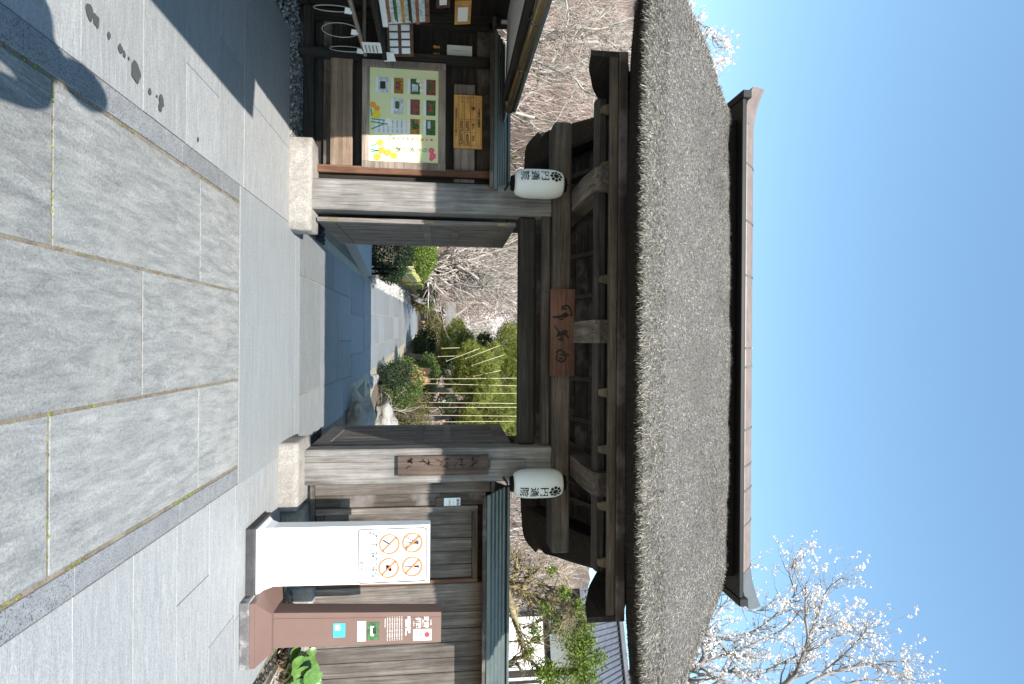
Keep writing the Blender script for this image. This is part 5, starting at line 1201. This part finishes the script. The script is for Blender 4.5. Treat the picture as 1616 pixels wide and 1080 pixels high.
# ---- beside the brown sign: butterbur and dry leaves
random.seed(70)
bb = thing('butterbur_plant', (3.25, 5.55, 0), 'green round-leaved butterbur plant in the bed behind the brown sign', 'plant')
for i, (px, py, r) in enumerate(((467, 1036, .085), (480, 1036, .075), (492, 1035, .07), (471, 1052, .085), (484, 1050, .08), (495, 1052, .07), (478, 1066, .09), (494, 1068, .1), (465, 1064, .075), (455, 1070, .07), (488, 1080, .085), (500, 1075, .08), (470, 1082, .09), (458, 1052, .06))):
    c = PY(px, py, 5.5 + random.uniform(-.15, .2)); nrm = Vector((random.gauss(0, .35), -.75 + random.gauss(0, .3), .75)).normalized(); u = nrm.cross(Vector((0, 0, 1))).normalized(); v = u.cross(nrm); n_ = 18; vs = [c - nrm * .012]
    for k in range(n_):
        an = 2 * math.pi * k / n_ + math.pi / 2; rr = r * (1 - .45 * math.exp(-((k if k < n_ / 2 else k - n_) / 1.3) ** 2)) * (1 + .05 * math.sin(5 * an))
        vs.append(c + u * rr * math.cos(an) + v * rr * math.sin(an) + nrm * (.012 * math.sin(3 * an)))
    o = MB().add(vs, [(0, k + 1, (k + 1) % n_ + 1) for k in range(n_)]).build('leaf', 'butterbur', bb, smooth=True)
    MB().tube([(3.2 + random.uniform(-.1, .2), 5.6, 0), (c.x, c.y + .05, c.z * .6), c], [.008, .006, .005], 5).build('stalk', 'stalk', bb)
mb = MB(); pts = [Vector((random.gauss(2.62, .09), random.gauss(5.62, .12), random.uniform(.01, .1))) for _ in range(220)] + [Vector((random.gauss(3.2, .2), random.gauss(5.6, .16), random.uniform(.01, .12))) for _ in range(420)]
leaf_quads(mb, pts, .06, .8, .4); tag(mb.build('leaf_litter', 'dryleaf'), 'dry tan leaves heaped in the bed by the brown sign', 'leaf litter', kind='stuff')
gt = thing('grass_tuft', (2.55, 5.6, 0), 'small green weed tuft growing between the two signs', 'plant'); mb = MB()
for _ in range(40):
    p = Vector((2.5 + random.gauss(0, .03), 5.6 + random.gauss(0, .03), 0)); v = (rv(.4) + Vector((0, 0, 1))).normalized(); s = v.cross(rv().normalized()).normalized() * .006; mb.add([p - s, p + s, p + v * random.uniform(.05, .13)], [(0, 1, 2)])
mb.build('blades', 'leafbright', gt)
# pale branches on the slope behind the ticket office
def z6(x, y): return (800 + x / 5.685, y / 5.685)
lt = thing('pale_tree', (-8.0, 15.5, hill_z(-8, 15.5)), 'leafless tree with long pale branches seen between ticket office and gate roof', 'tree')
limb_tree(lt, [([z6(0, 280), z6(200, 260), z6(390, 275), z6(480, 285), z6(600, 245), z6(800, 265), z6(900, 240), z6(1050, 190)], .05, .02), ([z6(0, 350), z6(360, 355), z6(600, 350), z6(880, 355), z6(1000, 440), z6(1150, 470)], .045, .018), ([z6(150, 520), z6(275, 555), z6(430, 630), z6(600, 700), z6(680, 800), z6(780, 860)], .045, .02), ([z6(500, 290), z6(520, 390), z6(620, 510), z6(720, 590), z6(850, 640)], .03, .015), ([z6(520, -60), z6(550, 150), z6(530, 250), z6(500, 330)], .028, .018), ([z6(630, 130), z6(660, 250), z6(690, 370), z6(740, 540)], .025, .012), ([z6(700, -30), z6(800, 90), z6(950, 220), z6(1100, 330)], .022, .012), ([z6(430, 400), z6(450, 480), z6(400, 560)], .02, .01), ([z6(650, 330), z6(730, 250), z6(850, 150), z6(980, 60)], .02, .01)], 15.5, 'barkpale', .05, 'twigpale', 2, .6, .05, 63, None, (2, 3), .55, .8)

# ================================================================== PERSON whose shadow falls on the paving
random.seed(99)
def skin_mesh(nodes, edges, root, sub=2):
    me = bpy.data.meshes.new('figure'); me.from_pydata([n[0] for n in nodes], edges, [])
    ob = bpy.data.objects.new('figure', me); COL.objects.link(ob)
    ob.modifiers.new('skin', 'SKIN'); sv = me.skin_vertices[0].data
    for i, n in enumerate(nodes): sv[i].radius = n[1]; sv[i].use_root = (i == root)
    md = ob.modifiers.new('sub', 'SUBSURF'); md.levels = sub; md.render_levels = sub
    bpy.context.view_layer.update()
    out = bpy.data.meshes.new_from_object(ob.evaluated_get(bpy.context.evaluated_depsgraph_get()))
    vs = [tuple(v.co) for v in out.vertices]; fs = [tuple(p.vertices) for p in out.polygons]
    bpy.data.objects.remove(ob); bpy.data.meshes.remove(me); bpy.data.meshes.remove(out); return vs, fs
PXP, PYP = -1.2, .72
pe = thing('person', (PXP, PYP, 0), 'standing person in a dark jacket casting the shadow on the left paving', 'person')
nodes, edges = [], []
def nd(x, y, z, rx, ry=None): nodes.append(((PXP + x, PYP + y, z), (rx, ry or rx))); return len(nodes) - 1
def chain(*ids): edges.extend(zip(ids, ids[1:]))
pel = nd(0, 0, .95, .15, .11); wai = nd(0, 0, 1.1, .14, .10); che = nd(0, .01, 1.3, .17, .115); nec = nd(0, .01, 1.47, .06); hd = nd(0, .02, 1.54, .062)
chain(pel, wai, che, nec, hd)
for s in (-1, 1):
    hip = nd(s * .1, 0, .86, .095); kn = nd(s * .11, .02, .48, .062); an = nd(s * .12, -.02, .09, .042); to = nd(s * .13, .14, .04, .042, .03); chain(pel, hip, kn, an, to)
    sh = nd(s * .19, 0, 1.41, .06); el = nd(s * .255, .0, 1.14, .05); wr = nd(s * .26, .1, .9, .034); pa = nd(s * .255, .13, .84, .034, .02); chain(che, sh, el, wr, pa)
    for dy, L in ((.03, .07), (.01, .08), (-.01, .075), (-.028, .06)):
        a = nd(s * .255, .135 + dy, .80, .0095); b = nd(s * .25, .14 + dy, .80 - L * .5, .009); c_ = nd(s * .235, .145 + dy, .80 - L * .9, .0085); chain(pa, a, b, c_)
    th = nd(s * .24, .17, .835, .0105); t2 = nd(s * .225, .185, .80, .0095); chain(pa, th, t2)
v_, f_ = skin_mesh(nodes, edges, pel)
body = MB().add(v_, f_).build('body', 'jacket', pe, smooth=True)
for mt in ('trouser', 'shoe', 'skin'): body.data.materials.append(M[mt])
for p in body.data.polygons:
    c = p.center; z = c.z; dy = c.y
    p.material_index = 2 if z < .075 else 1 if z < .9 and abs(c.x) < .19 else 3 if (z > 1.475 and abs(c.x) < .1) or (z < .9 and abs(c.x) > .19) else 0
bm = bmesh.new(); bmesh.ops.create_uvsphere(bm, u_segments=24, v_segments=18, radius=1); vs = []
for v in bm.verts:
    x, y, z = v.co; k = 1 - .18 * max(0, -z) ; q = Vector((x * .077 * k, y * .095 * (1 - .08 * max(0, -z)), z * .118))
    if y > .6:                                    # nose, brow and eye hollows on the face
        q.y += .022 * math.exp(-(x / .12) ** 2 - ((z + .12) / .18) ** 2) - .008 * math.exp(-((abs(x) - .38) / .16) ** 2 - ((z - .08) / .12) ** 2) + .006 * math.exp(-(x / .3) ** 2 - ((z + .48) / .07) ** 2)
    vs.append((PXP + q.x, PYP + .03 + q.y, 1.615 + q.z))
MB().add(vs, [tuple(v.index for v in f.verts) for f in bm.faces]).build('head', 'skin', pe, smooth=True)
hv = []
for v in bm.verts:
    x, y, z = v.co; hv.append((PXP + x * .088, PYP + .018 + (y * .1 if y < .3 else .03 + (y - .3) * .09 if z > .45 else .012), 1.625 + max(z, -.45 if y < 0 else .35) * .122))
MB().add(hv, [tuple(v.index for v in f.verts) for f in bm.faces]).build('hair', 'hair', pe, smooth=True); bm.free()
for s in (-1, 1):
    MB().rock((PXP + s * .079, PYP + .03, 1.605), (.012, .022, .034), 2, .1, 3).build('ear', 'skin', pe, smooth=True)
    MB().rock((PXP + s * .029, PYP + .103, 1.625), (.011, .007, .006), 2, .0, 1).build('eye', 'hair', pe, smooth=True)
MB().rock((PXP, PYP + .112, 1.558), (.024, .006, .006), 2, .1, 2).build('mouth', 'printrose', pe, smooth=True)
